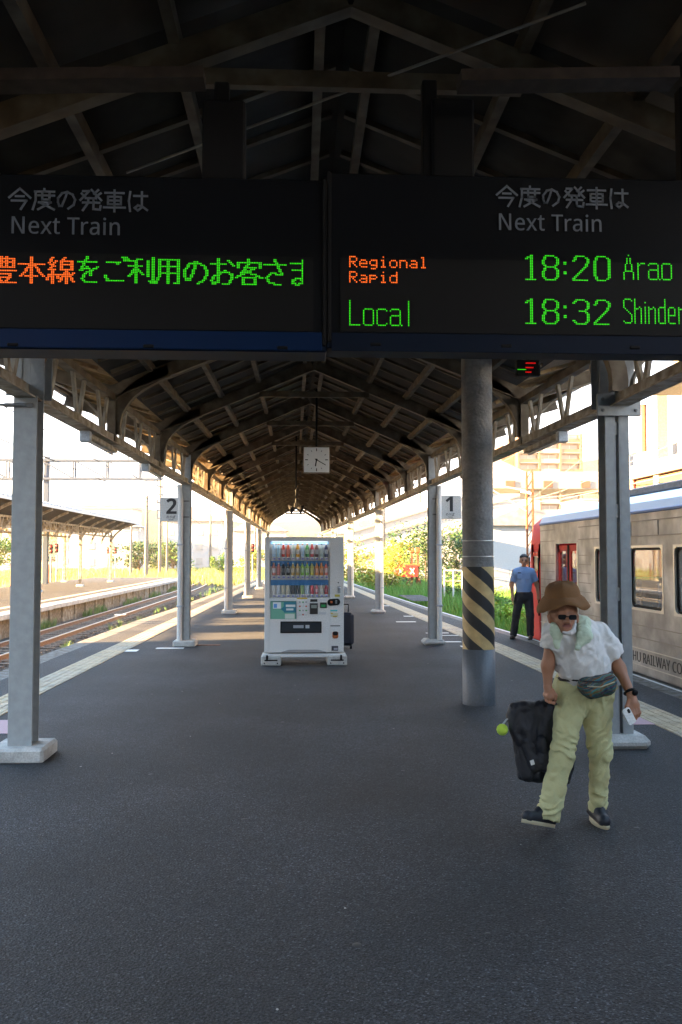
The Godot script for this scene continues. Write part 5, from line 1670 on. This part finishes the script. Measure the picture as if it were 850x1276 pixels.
func V(x: float, y: float, z: float) -> Vector3: return Vector3(x, y, z)

func finger(pts: Array, r: float) -> Array:
	var b := []
	for i in pts.size() - 1: b.append([pts[i], pts[i + 1], r * (1.0 - .1 * i), r * (.9 - .1 * i)])
	return b

func stripe_texture() -> ImageTexture:
	var im := Image.create(256, 256, false, Image.FORMAT_RGB8)
	var r := RandomNumberGenerator.new()
	r.seed = 4
	var pal := [Color(.05, .3, .32), Color(.12, .1, .16), Color(.45, .18, .1), Color(.1, .42, .32), Color(.3, .35, .18), Color(.06, .12, .3), Color(.5, .32, .16), Color(.08, .07, .09), Color(.15, .45, .5)]
	var bands := []
	var n := 0
	while n < 256:
		var w := r.randi_range(6, 18)
		bands.append([n, pal[r.randi() % pal.size()]])
		n += w
	for x in 256:
		for y in 256:
			var q := (y * 2 + x + int(6.0 * sin(x * TAU / 64.0))) % 256
			var c: Color = bands[0][1]
			for b in bands:
				if q >= b[0]: c = b[1]
			im.set_pixel(x, y, c)
	return ImageTexture.create_from_image(im)

func build_old_man() -> void:
	var o := ground(710, 1030)
	var t := thing("person", "stooped person in brown hat, white shirt and pale green trousers carrying a bag", "person", o)
	var skin := Color(.33, .155, .09)
	# ---- body
	var sh_r := V(-.11, 1.235, .08)
	var el_r := V(-.145, 1.01, .06)
	var wr_r := V(-.15, .885, .07)
	var sh_l := V(.2, 1.215, .03)
	var el_l := V(.33, .985, .0)
	var wr_l := V(.365, .84, .1)
	var s := new_skin()
	blob(s, [
		[V(-.025, 1.19, .06), V(-.066, 1.3, .14), .056, .05],
		[V(.03, 1.16, .05), V(.1, .93, 0), .1, .11, 1.2],
		[sh_r, el_r, .046, .036], [el_r, wr_r, .037, .026],
		[sh_l, el_l, .046, .038], [el_l, wr_l, .039, .027],
		[sh_r, V(.03, 1.17, .05), .05, .08], [sh_l, V(.03, 1.17, .05), .05, .08],
		[V(.1, .93, 0), V(.1, .86, -.02), .11, .11], [V(.03, .84, 0), V(-.062, .48, .08), .075, .05], [V(-.062, .48, .08), V(-.158, .12, .1), .05, .03],
		[V(.17, .84, -.03), V(.205, .46, -.01), .075, .05], [V(.205, .46, -.01), V(.195, .1, -.08), .05, .035],
		[V(.195, .09, -.08), V(.19, .045, -.02), .03, .025]], .012, .035, skin)
	# head: face looks down and a little to its right
	var paint := func(p: Vector3) -> Color:
		var c := skin
		if p.z > .212 and absf(p.y - 1.273) < .006 and absf(p.x + .079) < .026: c = Color(.2, .06, .05)
		elif p.z > .212 and absf(p.y - 1.273) < .013 and absf(p.x + .079) < .024: c = Color(.3, .11, .08)
		elif p.y > 1.305 and p.z < .14: c = Color(.12, .11, .1)
		return c
	blob(s, [
		[V(-0.072, 1.360, 0.152), V(-0.072, 1.340, 0.127), .088, .088],
		[V(-0.077, 1.330, 0.187), V(-0.079, 1.265, 0.212), .074, .042],
		[V(-0.107, 1.300, 0.217), V(-0.102, 1.290, 0.222), .026, .024], [V(-0.050, 1.300, 0.217), V(-0.055, 1.290, 0.222), .026, .024],
		[V(-0.079, 1.340, 0.250), V(-0.080, 1.303, 0.274), .011, .015], [V(-0.092, 1.297, 0.260), V(-0.068, 1.297, 0.260), .009, .009],
		[V(-0.117, 1.347, 0.234), V(-0.044, 1.347, 0.234), .015, .015],
		[V(-0.097, 1.277, 0.240), V(-0.062, 1.277, 0.240), .011, .011], [V(-0.094, 1.265, 0.237), V(-0.064, 1.265, 0.237), .012, .012],
		[V(-0.079, 1.243, 0.227), V(-0.079, 1.245, 0.222), .024, .024],
		[V(-0.159, 1.325, 0.152), V(-0.157, 1.290, 0.162), .014, .01], [V(0.014, 1.325, 0.152), V(0.012, 1.290, 0.162), .014, .01]], .0055, .016, skin, 0.0, 8.0, Vector3.ONE, paint)
	# right hand closed on the strap
	var hr := [[wr_r, V(-.142, .835, .075), .027, .03, 1.0], [V(-.15, .83, .055), V(-.145, .825, .1), .026, .026]]
	for i in 4:
		var z := .042 + i * .021
		hr.append_array(finger([V(-.152, .825, z), V(-.15, .793, z + .002), V(-.122, .785, z + .002), V(-.112, .803, z)], .0105))
	hr.append_array(finger([V(-.128, .865, .098), V(-.112, .835, .115), V(-.113, .808, .112)], .0115))
	blob(s, hr, .004, .008, skin)
	# left hand hanging, back towards us, holding a small white phone
	var hl := [[wr_l, V(.37, .78, .125), .028, .036, 1.5], [V(.348, .762, .13), V(.39, .77, .122), .024, .024, 1.3]]
	var fl := [.074, .082, .078, .062]
	for i in 4:
		var bx := .346 + i * .0165
		var yy := .757 + i * .002
		hl.append_array(finger([V(bx, yy, .135), V(bx + .004, yy - fl[i] * .5, .152), V(bx, yy - fl[i] * .85, .142), V(bx - .006, yy - fl[i] * .95, .12)], .0102))
	hl.append_array(finger([V(.342, .80, .125), V(.322, .765, .14), V(.318, .735, .15), V(.323, .715, .15)], .0115))
	blob(s, hl, .004, .008, skin)
	put(t, "body", skin_mesh(s), M.skin)
	# ---- clothes; folds hang from the shoulders and gather at crotch, knees and hems
	var shirt_fold := func(p: Vector3, fn: FastNoiseLite) -> float:
		var n := fn.get_noise_3dv(p * 3.0)
		var w := .5 + .5 * fn.get_noise_3dv(p * 2.2 + Vector3(7, 3, 1))
		var c1 := absf(sin(27.0 * p.x + 19.0 * p.y + 3.0 * n)) * 2.0 - 1.25
		var c2 := absf(sin(-34.0 * p.x + 26.0 * p.y + 4.0 * n)) * 2.0 - 1.25
		return (.006 * c1 + .004 * c2) * w
	var leg_fold := func(p: Vector3, fn: FastNoiseLite) -> float:
		var n := fn.get_noise_3dv(p * 3.0)
		var side := -1.0 if p.x < .07 else 1.0
		var hem := smoothstep(.38, .12, p.y)
		var knee := exp(-pow((p.y - .5) * 9.0, 2.0))
		var hip := smoothstep(.62, .82, p.y)
		var crease := func(u: float) -> float: return absf(sin(u * .5)) * 2.0 - 1.25
		var f: float = .0052 * hem * crease.call(95.0 * p.y + 40.0 * side * p.x + 30.0 * p.z + 7.0 * n)
		f += .005 * knee * crease.call(88.0 * p.y - 44.0 * side * p.x + 7.0 * n)
		f += .0065 * hip * crease.call(34.0 * p.y + 75.0 * side * (p.x - .08) + 5.0 * n)
		return f + .0042 * (.5 + .5 * n) * crease.call(52.0 * p.y - 60.0 * p.x + 8.0 * n)
	var shirt := soft(t, "shirt", [
		[V(-.06, 1.18, .07), V(.14, 1.165, .03), .105, .105, 1.15],
		[V(.03, 1.17, .06), V(.07, 1.05, .04), .165, .165, 1.25],
		[V(.06, 1.06, .04), V(.105, .95, .01), .165, .152, 1.15, 2],
		[V(.07, 1.0, .06), V(.13, .99, .04), .125, .13, 1.1],
		[V(-.09, 1.22, .08), V(-.13, 1.11, .075), .085, .076, 1.0, 2], [V(.0, 1.2, .07), V(-.1, 1.215, .08), .09, .085],
		[V(.19, 1.205, .03), V(.303, 1.062, .012), .078, .074, 1.0, 2],
		[V(.0, 1.22, .07), V(-.016, 1.255, .095), .075, .068, 1.0, 2]], .007, .028, M.shirt, .007, 6.0, V(1.2, 1.0, 1), shirt_fold)
	soft(t, "trousers", [
		[V(.105, .965, .0), V(.11, .87, -.015), .148, .172, 1.15, 1],
		[V(.03, .86, -.01), V(.19, .87, -.02), .125, .125, 1.05],
		[V(.03, .84, .0), V(-.062, .48, .08), .106, .074], [V(-.062, .49, .08), V(-.17, .075, .1), .072, .076, 1.0, 2],
		[V(.175, .84, -.03), V(.207, .46, -.01), .115, .074], [V(.207, .47, -.01), V(.207, .08, -.08), .068, .06, 1.0, 2]], .007, .03, M.trousers, .008, 6.0, V(1.0, .9, 1.0), leg_fold)
	soft(t, "neck_towel", [
		[V(-.125, 1.15, .2), V(-.125, 1.24, .195), .022, .042, 1.7], [V(-.125, 1.24, .195), V(-.1, 1.295, .09), .04, .036, 1.2], [V(-.1, 1.295, .09), V(.0, 1.3, .03), .036, .036],
		[V(.0, 1.3, .03), V(.06, 1.28, .13), .038, .046, 1.2], [V(.06, 1.275, .13), V(.045, 1.21, .2), .048, .05, 1.7], [V(.045, 1.21, .2), V(-.005, 1.14, .22), .046, .02, 1.7]], .0065, .025, M.towel, .006, 16.0)
	soft(t, "face_mask", [[V(-.1, 1.233, .246), V(-.06, 1.229, .25), .008, .012], [V(-.06, 1.229, .25), V(-.035, 1.243, .242), .013, .012], [V(-.035, 1.243, .242), V(-.008, 1.3, .2), .012, .006]], .005, .012, M.mask)
	# hat: crown and drooping brim
	var hat := new_skin()
	var hs := st_new()
	hs.set_smooth_group(0)
	var prof := [[0.0, .092], [.04, .089], [.074, .077], [.096, .053], [.106, .026], [.109, .0], [.13, -.012], [.15, -.036], [.163, -.06], [.159, -.061], [.122, -.024], [.104, -.004]]
	var fnz := FastNoiseLite.new()
	fnz.frequency = 1.0
	fnz.seed = 6
	var hp := func(i: int, a: int) -> Vector3:
		var an := TAU * a / 40.0
		var r: float = prof[i][0] * (1.0 + .03 * sin(an * 3.0 + 1.0) + .035 * fnz.get_noise_2d(cos(an) * 2.0 + i * .4, sin(an) * 2.0))
		var y: float = prof[i][1] + (-.032 * cos(an) * cos(an) + .01 + .01 * sin(an * 3.0 + 2.0) + .006 * sin(an * 5.0)) * smoothstep(.109, .153, prof[i][0]) - .012 * fnz.get_noise_2d(cos(an) * 1.5 + 9, sin(an) * 1.5)
		return V(r * cos(an), y, r * sin(an) * 1.08)
	var brim := st_new()
	brim.set_smooth_group(0)
	for i in prof.size() - 1:
		var target := hs if i < 5 else brim
		for a in 40:
			if i == 0:
				for v in [hp.call(0, 0), hp.call(1, a + 1), hp.call(1, a)]: target.add_vertex(v)
			else:
				quad(target, hp.call(i, a), hp.call(i, a + 1), hp.call(i + 1, a + 1), hp.call(i + 1, a))
	var hb := Basis(Vector3.RIGHT, .05) * Basis(Vector3.BACK, .07)
	var hat_o := put(t, "hat", done(hs), M.hat, Transform3D(hb, V(-.073, 1.447, .135)))
	put(hat_o, "brim", done(brim), M.hat)
	# dark glasses
	var gl := put(t, "glasses", prism(round_rect(.05, .03, .012), .006), M.black_gloss, Transform3D(Basis(Vector3.UP, -.25), V(-.11, 1.327, .264)))
	put(gl, "lens", prism(round_rect(.05, .03, .012), .006), M.black_gloss, Transform3D(Basis(Vector3.UP, .5), V(.062, 0, .012)))
	put(gl, "bridge", box_mesh(Vector3(.024, .005, .006)), M.black_gloss, Transform3D(Basis(), V(.031, .003, .008)))
	# shoes
	var shoe := func(heel: Vector3, toe: Vector3, up: Vector3) -> void:
		var dir := (toe - heel).normalized()
		var b := soft(t, "shoe", [[heel + up * .028, toe + up * .014, .043, .04], [heel + up * .05, heel + dir * .1 + up * .055, .042, .036]], .006, .03, M.shoe)
		var st := st_new()
		var lat := dir.cross(up).normalized()
		var ring := []
		for i in 20:
			var an := TAU * i / 20.0
			var w := .043 if cos(an) < 0 else .046
			var c := heel.lerp(toe, .5)
			ring.append(c + dir * cos(an) * ((toe - heel).length() * .5 + .042) + lat * sin(an) * w * (1.0 if absf(cos(an)) > .9 else 1.05))
		for i in 20:
			var j := (i + 1) % 20
			quad(st, ring[i] - up * .026, ring[j] - up * .026, ring[j] - up * .004, ring[i] - up * .004)
			for v in [heel.lerp(toe, .5) - up * .026, ring[j] - up * .026, ring[i] - up * .026]: st.add_vertex(v)
			for v in [heel.lerp(toe, .5) - up * .004, ring[i] - up * .004, ring[j] - up * .004]: st.add_vertex(v)
		put(b, "sole", done(st), M.sole)
	shoe.call(V(-.145, .045, .07), V(-.31, .1, .165), V(.24, .93, -.28).normalized())
	shoe.call(V(.2, .03, -.13), V(.207, .028, .04), Vector3.UP)
	# belt, waist bag, watch
	var ringp := []
	for i in 29:
		var an := TAU * i / 28.0
		ringp.append(V(.105 + .165 * cos(an), .945 + .022 * cos(an), .0 + .15 * sin(an)))
	var bst := st_new()
	add_tube(bst, ringp, .014, 6)
	put(t, "belt", done(bst), M.strap)
	var wm := mat(Color(1, 1, 1), .7, 0, stripe_texture(), 3.2)
	wm.uv1_world_triplanar = false
	var wb := soft(t, "waist_bag", [[V(.055, .905, .17), V(.215, .93, .145), .05, .045, 1.0], [V(.09, .865, .175), V(.2, .88, .155), .045, .045, 1.0]], .007, .05, wm, .004, 20.0)
	tube(wb, "zip", [V(.03, .935, .21), V(.12, .932, .228), V(.235, .958, .19)], .005, M.strap, 6)
	tube(wb, "zip", [V(.05, .905, .222), V(.13, .9, .228), V(.23, .925, .192)], .004, M.sole, 6)
	var wd := (wr_l - el_l).normalized()
	var wring := []
	var wu := wd.cross(Vector3.RIGHT).normalized()
	var wv := wd.cross(wu)
	for i in 17: wring.append(wr_l - wd * .012 + (wu * cos(TAU * i / 16.0) + wv * sin(TAU * i / 16.0)) * .034)
	var ws := st_new()
	add_tube(ws, wring, .009, 6)
	var wt := put(t, "wristwatch", done(ws), M.black)
	put(wt, "watch_face", lathe([Vector2(0, .012), Vector2(.017, .012), Vector2(.02, 0), Vector2(0, 0)], 16), M.black_gloss, Transform3D(span(Vector3.ZERO, Vector3.UP, wd), wr_l - wd * .012 + V(.018, .0, .03)))
	# ---- held things
	var ph := thing("mobile_phone", "small white phone held in the walking person's lowered hand", "phone", o + V(.325, .715, .178))
	ph.rotation = Vector3(-.2, .25, .42)
	put(ph, "case", prism(round_rect(.058, .1, .012), .012), M.white_paint, Transform3D())
	put(ph, "camera_lens", prism(round_rect(.018, .026, .007), .003), M.black, Transform3D(Basis(), V(.012, .028, .003)))
	var bag := thing("black_bag", "limp black backpack hanging from the walking person's hand", "bag", o)
	var bones := []
	for i in 6:
		var u := i / 5.0
		bones.append([V(lerpf(-.325, -.05, u), lerpf(.725, .74, u), -.06), V(lerpf(-.262, -.02, u), lerpf(.315, .31, u), -.06), .048, .052, .75])
	bones.append([V(-.335, .69, -.05), V(-.3, .55, -.05), .05, .05, .9])
	soft(bag, "main_compartment", bones, .0085, .025, M.bag, .012, 5.0, V(1.3, .7, 1))
	soft(bag, "front_pocket", [[V(-.27, .53, -.01), V(-.225, .37, -.01), .035, .04], [V(-.17, .54, .0), V(-.14, .37, .0), .035, .04]], .009, .05, M.bag, .005, 9.0)
	tube(bag, "grab_handle", [V(-.165, .765, -.05), V(-.15, .79, .0), V(-.135, .803, .05), V(-.132, .803, .1), V(-.11, .78, .1), V(-.1, .77, -.02)], .009, M.strap, 8)
	tube(bag, "shoulder_strap", [V(.02, .6, -.12), V(.06, .45, -.13), V(.055, .33, -.12), V(.02, .25, -.1), V(-.01, .29, -.09)], .016, M.strap, 8)
	box(bag, "logo_patch", V(-.245, .41, .045), V(.025, .03, .004), M.sign_white, .001, Basis(Vector3.BACK, .3))
	var bl := put(bag, "tennis_ball", lathe([Vector2(0, .037), Vector2(.018, .0323), Vector2(.032, .0185), Vector2(.037, 0), Vector2(.032, -.0185), Vector2(.018, -.0323), Vector2(0, -.037)], 18), M.ball, Transform3D(Basis(), V(-.415, .6, -.03)))
	tube(bag, "ball_cord", [V(-.41, .635, -.03), V(-.385, .66, -.04), V(-.34, .68, -.05)], .006, M.galv, 6)

func build_officer() -> void:
	var o := ground(650, 796)
	o.x = minf(o.x, 4.6)
	var t := thing("person", "person in light blue uniform shirt and dark trousers beside the red cab", "person", o)
	t.rotation.y = -.25
	var skin := Color(.34, .17, .1)
	var s := new_skin()
	blob(s, [
		[V(.06, 1.36, 0), V(.065, 1.48, .02), .055, .052],
		[V(.06, 1.3, 0), V(.05, .95, 0), .13, .12, 1.3],
		[V(-.12, 1.36, 0), V(-.19, 1.1, -.02), .05, .042], [V(-.19, 1.1, -.02), V(-.17, .87, .06), .04, .03],
		[V(.24, 1.36, 0), V(.31, 1.11, -.03), .05, .042], [V(.31, 1.11, -.03), V(.34, .9, .05), .04, .03],
		[V(-.12, 1.36, 0), V(.24, 1.36, 0), .06, .06],
		[V(-.03, .88, 0), V(-.1, .48, .03), .08, .055], [V(-.1, .48, .03), V(-.16, .1, 0), .055, .04],
		[V(.14, .88, 0), V(.17, .48, .04), .08, .055], [V(.17, .48, .04), V(.17, .1, 0), .055, .04]], .014, .04, skin)
	var paint := func(p: Vector3) -> Color:
		if p.z > .1 and absf(p.y - 1.525) < .007 and absf(p.x - .065) < .025: return Color(.22, .07, .06)
		if p.z > .09 and absf(p.y - 1.592) < .008 and absf(absf(p.x - .065) - .032) < .014: return Color(.02, .015, .012)
		if p.z > .08 and absf(p.y - 1.612) < .004 and absf(absf(p.x - .065) - .032) < .02: return Color(.02, .015, .012)
		return skin
	blob(s, [[V(.065, 1.61, .01), V(.065, 1.6, -.01), .09, .09], [V(.065, 1.58, .04), V(.065, 1.52, .055), .078, .046], [V(.065, 1.59, .105), V(.065, 1.558, .122), .01, .015], [V(.04, 1.525, .09), V(.09, 1.525, .09), .012, .012], [V(-.023, 1.58, 0), V(-.022, 1.55, .005), .013, .01], [V(.153, 1.58, 0), V(.152, 1.55, .005), .013, .01]], .006, .016, skin, 0.0, 8.0, Vector3.ONE, paint)
	for side in [-1, 1]:
		var w := V(-.17, .87, .06) if side < 0 else V(.34, .9, .05)
		var h := [[w, w + V(0, -.07, .01), .028, .034, 1.0]]
		for i in 4: h.append_array(finger([w + V(0, -.085, -.03 + i * .02), w + V(0, -.125, -.026 + i * .02), w + V(side * -.012, -.155, -.022 + i * .019)], .01))
		h.append_array(finger([w + V(0, -.03, .04), w + V(side * -.01, -.075, .062), w + V(side * -.012, -.1, .058)], .011))
		blob(s, h, .005, .01, skin)
	put(t, "body", skin_mesh(s), M.skin)
	soft(t, "uniform_shirt", [[V(-.07, 1.34, 0), V(.19, 1.34, 0), .1, .1, 1.0], [V(.06, 1.32, 0), V(.055, 1.1, 0), .165, .155, 1.3], [V(.055, 1.12, 0), V(.05, .93, 0), .155, .15, 1.25, 2], [V(-.1, 1.36, 0), V(-.17, 1.16, -.015), .075, .068, 1.0, 2], [V(.22, 1.36, 0), V(.29, 1.17, -.02), .075, .068, 1.0, 2], [V(.06, 1.4, 0), V(.064, 1.455, .015), .07, .062, 1.0, 2]], .012, .04, M.uniform, .006, 7.0)
	soft(t, "trousers", [[V(.05, .95, 0), V(.055, .87, 0), .145, .155, 1.15, 1], [V(-.03, .88, 0), V(-.1, .48, .03), .105, .08], [V(-.1, .48, .03), V(-.165, .06, 0), .08, .072, 1.0, 2], [V(.14, .88, 0), V(.175, .48, .04), .105, .08], [V(.175, .48, .04), V(.175, .06, 0), .08, .072, 1.0, 2]], .012, .03, M.dark_cloth, .006, 7.0)
	soft(t, "hair", [[V(.065, 1.645, -.015), V(.065, 1.6, -.035), .09, .088], [V(.01, 1.675, .05), V(.12, 1.675, .05), .03, .03]], .009, .03, M.hair, .008, 20.0)
	for f in [V(-.165, .04, -.02), V(.175, .04, -.02)]:
		var sh := soft(t, "shoe", [[f, f + V(-.03 if f.x < 0 else .01, -.005, .16), .045, .042]], .009, .03, M.leather)
		put(sh, "sole", box_mesh(Vector3(.085, .02, .26), .008), M.black, Transform3D(Basis(Vector3.UP, -.12 if f.x < 0 else .04), f + V(-.012, -.03, .075)))
	soft(t, "belt", [[V(.05, .955, 0), V(.05, .925, 0), .152, .152, 1.15, 3]], .012, .0, M.leather)
	put(t, "breast_pocket", box_mesh(V(.09, .1, .008), .003), M.uniform, Transform3D(Basis(), V(-.03, 1.27, .142)))
	put(t, "breast_pocket", box_mesh(V(.09, .1, .008), .003), M.uniform, Transform3D(Basis(), V(.14, 1.27, .142)))
	put(t, "name_badge", box_mesh(V(.06, .02, .006), .002), M.ink, Transform3D(Basis(), V(-.03, 1.345, .135)))

# ---------------------------------------------------------------- plants
func leaf_cloud(n: int, size: Vector3, leaf: float, col: Color, sd: int) -> ArrayMesh:
	var r := RandomNumberGenerator.new()
	r.seed = sd
	var st := st_new()
	st.set_smooth_group(-1)
	var clumps := []
	for i in maxi(6, n / 90):
		var v := V(r.randfn(0, .36), r.randf_range(-.45, .5), r.randfn(0, .36))
		if v.length() > .9: v = v.normalized() * .9
		clumps.append([v, r.randf_range(.18, .38), r.randf_range(.75, 1.25)])
	for i in n:
		var c: Array = clumps[r.randi() % clumps.size()]
		var p: Vector3 = c[0] + V(r.randfn(0, 1), r.randfn(0, .8), r.randfn(0, 1)).normalized() * c[1] * pow(r.randf(), .4)
		p *= size
		var b := Basis.from_euler(V(r.randf_range(-1, 1), r.randf() * TAU, r.randf_range(-1, 1)))
		var l := leaf * r.randf_range(.6, 1.3)
		var tint := Color(col.r * r.randf_range(.7, 1.35), col.g * r.randf_range(.75, 1.25), col.b * r.randf_range(.6, 1.3))
		tint = Color(tint.r * c[2], tint.g * c[2], tint.b * c[2])
		st.set_color(tint)
		quad(st, p + b * V(-l, 0, 0), p + b * V(0, .1 * l, .45 * l), p + b * V(l, 0, 0), p + b * V(0, .1 * l, -.45 * l))
	return done(st)

func bush(called: String, label: String, where: Vector3, size: Vector3, n: int, leaf: float, col: Color, sd: int, group: String, trunk := 0.0) -> void:
	var t := thing(called, label, "tree" if trunk > 0 else "bush", where, 0, group)
	put(t, "crown" if trunk > 0 else "foliage", leaf_cloud(n, size, leaf, col, sd), M.leaf, Transform3D(Basis(), V(0, trunk + size.y * .55, 0)))
	var st := st_new()
	if trunk > 0:
		add_tube(st, [V(0, -.1, 0), V(.05, trunk * .6, .03), V(0, trunk + size.y * .6, 0)], size.x * .07, 8, size.x * .03)
	for i in 4:
		var a := i * 1.7
		add_tube(st, [V(0, trunk * .8, 0), V(cos(a) * size.x * .5, trunk + size.y * .7, sin(a) * size.z * .5)], size.x * .025, 5, size.x * .01)
	put(t, "trunk" if trunk > 0 else "stems", done(st), M.bark)

func tufts(parent: Node, called: String, spots: Array, col: Color, h: float) -> void:   # spots: Array of Vector3
	var r := RandomNumberGenerator.new()
	r.seed = spots.size()
	var st := st_new()
	st.set_smooth_group(-1)
	for i in 16:
		var a := r.randf() * TAU
		var d := V(cos(a), 0, sin(a))
		var b := d * r.randf_range(0, .12)
		var hh := r.randf_range(.55, 1.0)
		var w := V(-d.z, 0, d.x) * .016
		st.set_color(Color(col.r * r.randf_range(.7, 1.3), col.g * r.randf_range(.8, 1.2), col.b * r.randf_range(.7, 1.2)))
		var m := b + d * .08 * hh + V(0, hh * .6, 0)
		var tip := b + d * r.randf_range(.15, .4) * hh + V(0, hh, 0)
		quad(st, b - w, m - w * .8, m + w * .8, b + w)
		for v in [m - w * .8, tip, m + w * .8]: st.add_vertex(v)
	var mm := MultiMesh.new()
	mm.transform_format = MultiMesh.TRANSFORM_3D
	mm.mesh = done(st)
	mm.instance_count = spots.size()
	for i in spots.size():
		mm.set_instance_transform(i, Transform3D(Basis(Vector3.UP, r.randf() * TAU).scaled(V(1, 1, 1) * h * r.randf_range(.5, 1.25)), spots[i]))
	var o := MultiMeshInstance3D.new()
	o.name = numbered(called)
	o.multimesh = mm
	o.material_override = M.leaf
	o.set_meta("kind", "stuff")
	parent.add_child(o)

func build_plants() -> void:
	var r := RandomNumberGenerator.new()
	r.seed = 12
	var sp := []
	for i in 7000:
		var d := r.randf_range(20.0, 75.0)
		var x0 := tab(EDGE_R, d) + .1
		sp.append(V(x0 + r.randf() * (3.0 + d * .14), -1.1, -d))
	tufts(self, "long_grass", sp, Color(.11, .2, .03), .95)
	get_node("long_grass").set_meta("label", "long green grass growing over the siding beyond the red train front")
	get_node("long_grass").set_meta("category", "grass")
	sp = []
	for i in 6000:
		var d := r.randf_range(78.0, 170.0)
		sp.append(V(r.randf_range(-55.0, 9.0), -1.15, -d))
	tufts(self, "dry_grass", sp, Color(.24, .24, .07), .85)
	get_node("dry_grass").set_meta("label", "yellow dry grass covering the far end of the rail yard")
	get_node("dry_grass").set_meta("category", "grass")
	sp = []
	for i in 900:
		var d := r.randf_range(18.0, 95.0)
		if fposmod(d, 9.0) < 4.5: continue
		sp.append(V(track2(d) - 1.28 + r.randf_range(-.12, .25) if r.randf() < .7 else track2(d) + 1.6 + r.randf_range(0, 1.2), -1.13, -d))
	tufts(self, "track_weeds", sp, Color(.08, .14, .03), .42)
	get_node("track_weeds").set_meta("label", "low weeds along the foot of the old platform wall")
	get_node("track_weeds").set_meta("category", "weeds")
	# shrubs
	var ye := Color(.24, .27, .035)
	var gr := Color(.075, .15, .025)
	var dk := Color(.035, .075, .018)
	bush("shrub", "bright yellow-green shrub right of the vending machine behind the far columns", V(5.6, -1.15, -58), V(2.6, 3.4, 2.2), 2600, .13, ye, 1, "shrubs along the siding")
	bush("shrub", "yellow-green shrub between the third and fourth right-hand columns", V(3.9, -1.15, -66), V(2.4, 3.6, 2.0), 2400, .14, ye, 2, "shrubs along the siding")
	bush("shrub", "leafy light green shrub beside the buffer stop", V(9.4, -1.15, -74), V(2.2, 2.9, 2.0), 2400, .12, Color(.14, .22, .03), 3, "shrubs along the siding")
	bush("shrub", "dark green round shrub below the sloping ramp", V(10.2, -1.15, -70), V(3.2, 4.3, 2.4), 3000, .15, dk, 4, "shrubs along the siding")
	bush("shrub", "dark hedge clump behind the platform one sign", V(13.0, -1.15, -72), V(3.0, 4.6, 2.4), 3000, .15, dk, 5, "shrubs along the siding")
	bush("shrub", "bright green shrub in the grass behind the officer", V(7.0, -1.15, -29), V(1.1, 1.15, 1.0), 1700, .075, Color(.17, .27, .03), 6, "shrubs along the siding")
	bush("shrub", "low green shrub between striped pillar and red train front", V(8.2, -1.15, -36), V(1.6, 1.3, 1.2), 1700, .09, gr, 7, "shrubs along the siding")
	bush("shrub", "grassy green clump right of the second right-hand column", V(8.6, -1.15, -46), V(2.2, 1.9, 1.6), 2200, .1, gr, 8, "shrubs along the siding")
	bush("shrub", "green bush in front of the pipe frame", V(9.6, -1.15, -50), V(2.0, 1.6, 1.6), 2000, .1, Color(.09, .17, .03), 9, "shrubs along the siding")
	bush("yard_tree", "light green tree at the left edge behind the opposite canopy", V(-31, -1.15, -92), V(2.6, 3.2, 2.4), 2200, .2, Color(.14, .2, .04), 11, "trees beyond the yard", 1.0)
	bush("yard_tree", "dark green tree past the end of the opposite canopy", V(-24, -1.15, -135), V(4.0, 3.0, 3.0), 2200, .26, dk, 12, "trees beyond the yard", 1.0)
	bush("yard_tree", "green tree beyond the tall slim pole", V(-21, -1.15, -150), V(5.0, 3.4, 3.0), 2200, .28, gr, 13, "trees beyond the yard", 1.0)
	bush("yard_tree", "low tree by the outside of the curved rails", V(-9.0, -1.15, -110), V(2.0, 2.2, 2.0), 1600, .16, gr, 14, "trees beyond the yard", .6)
	bush("yard_tree", "yellow-green tree behind the left far columns", V(-6.5, -1.15, -125), V(3.0, 2.6, 2.4), 2000, .2, ye, 15, "trees beyond the yard", .6)
	bush("yard_tree", "yellow-green tree straight ahead beyond the platform end", V(2.0, -1.15, -105), V(3.4, 3.4, 2.6), 2200, .2, ye, 16, "trees beyond the yard", .8)
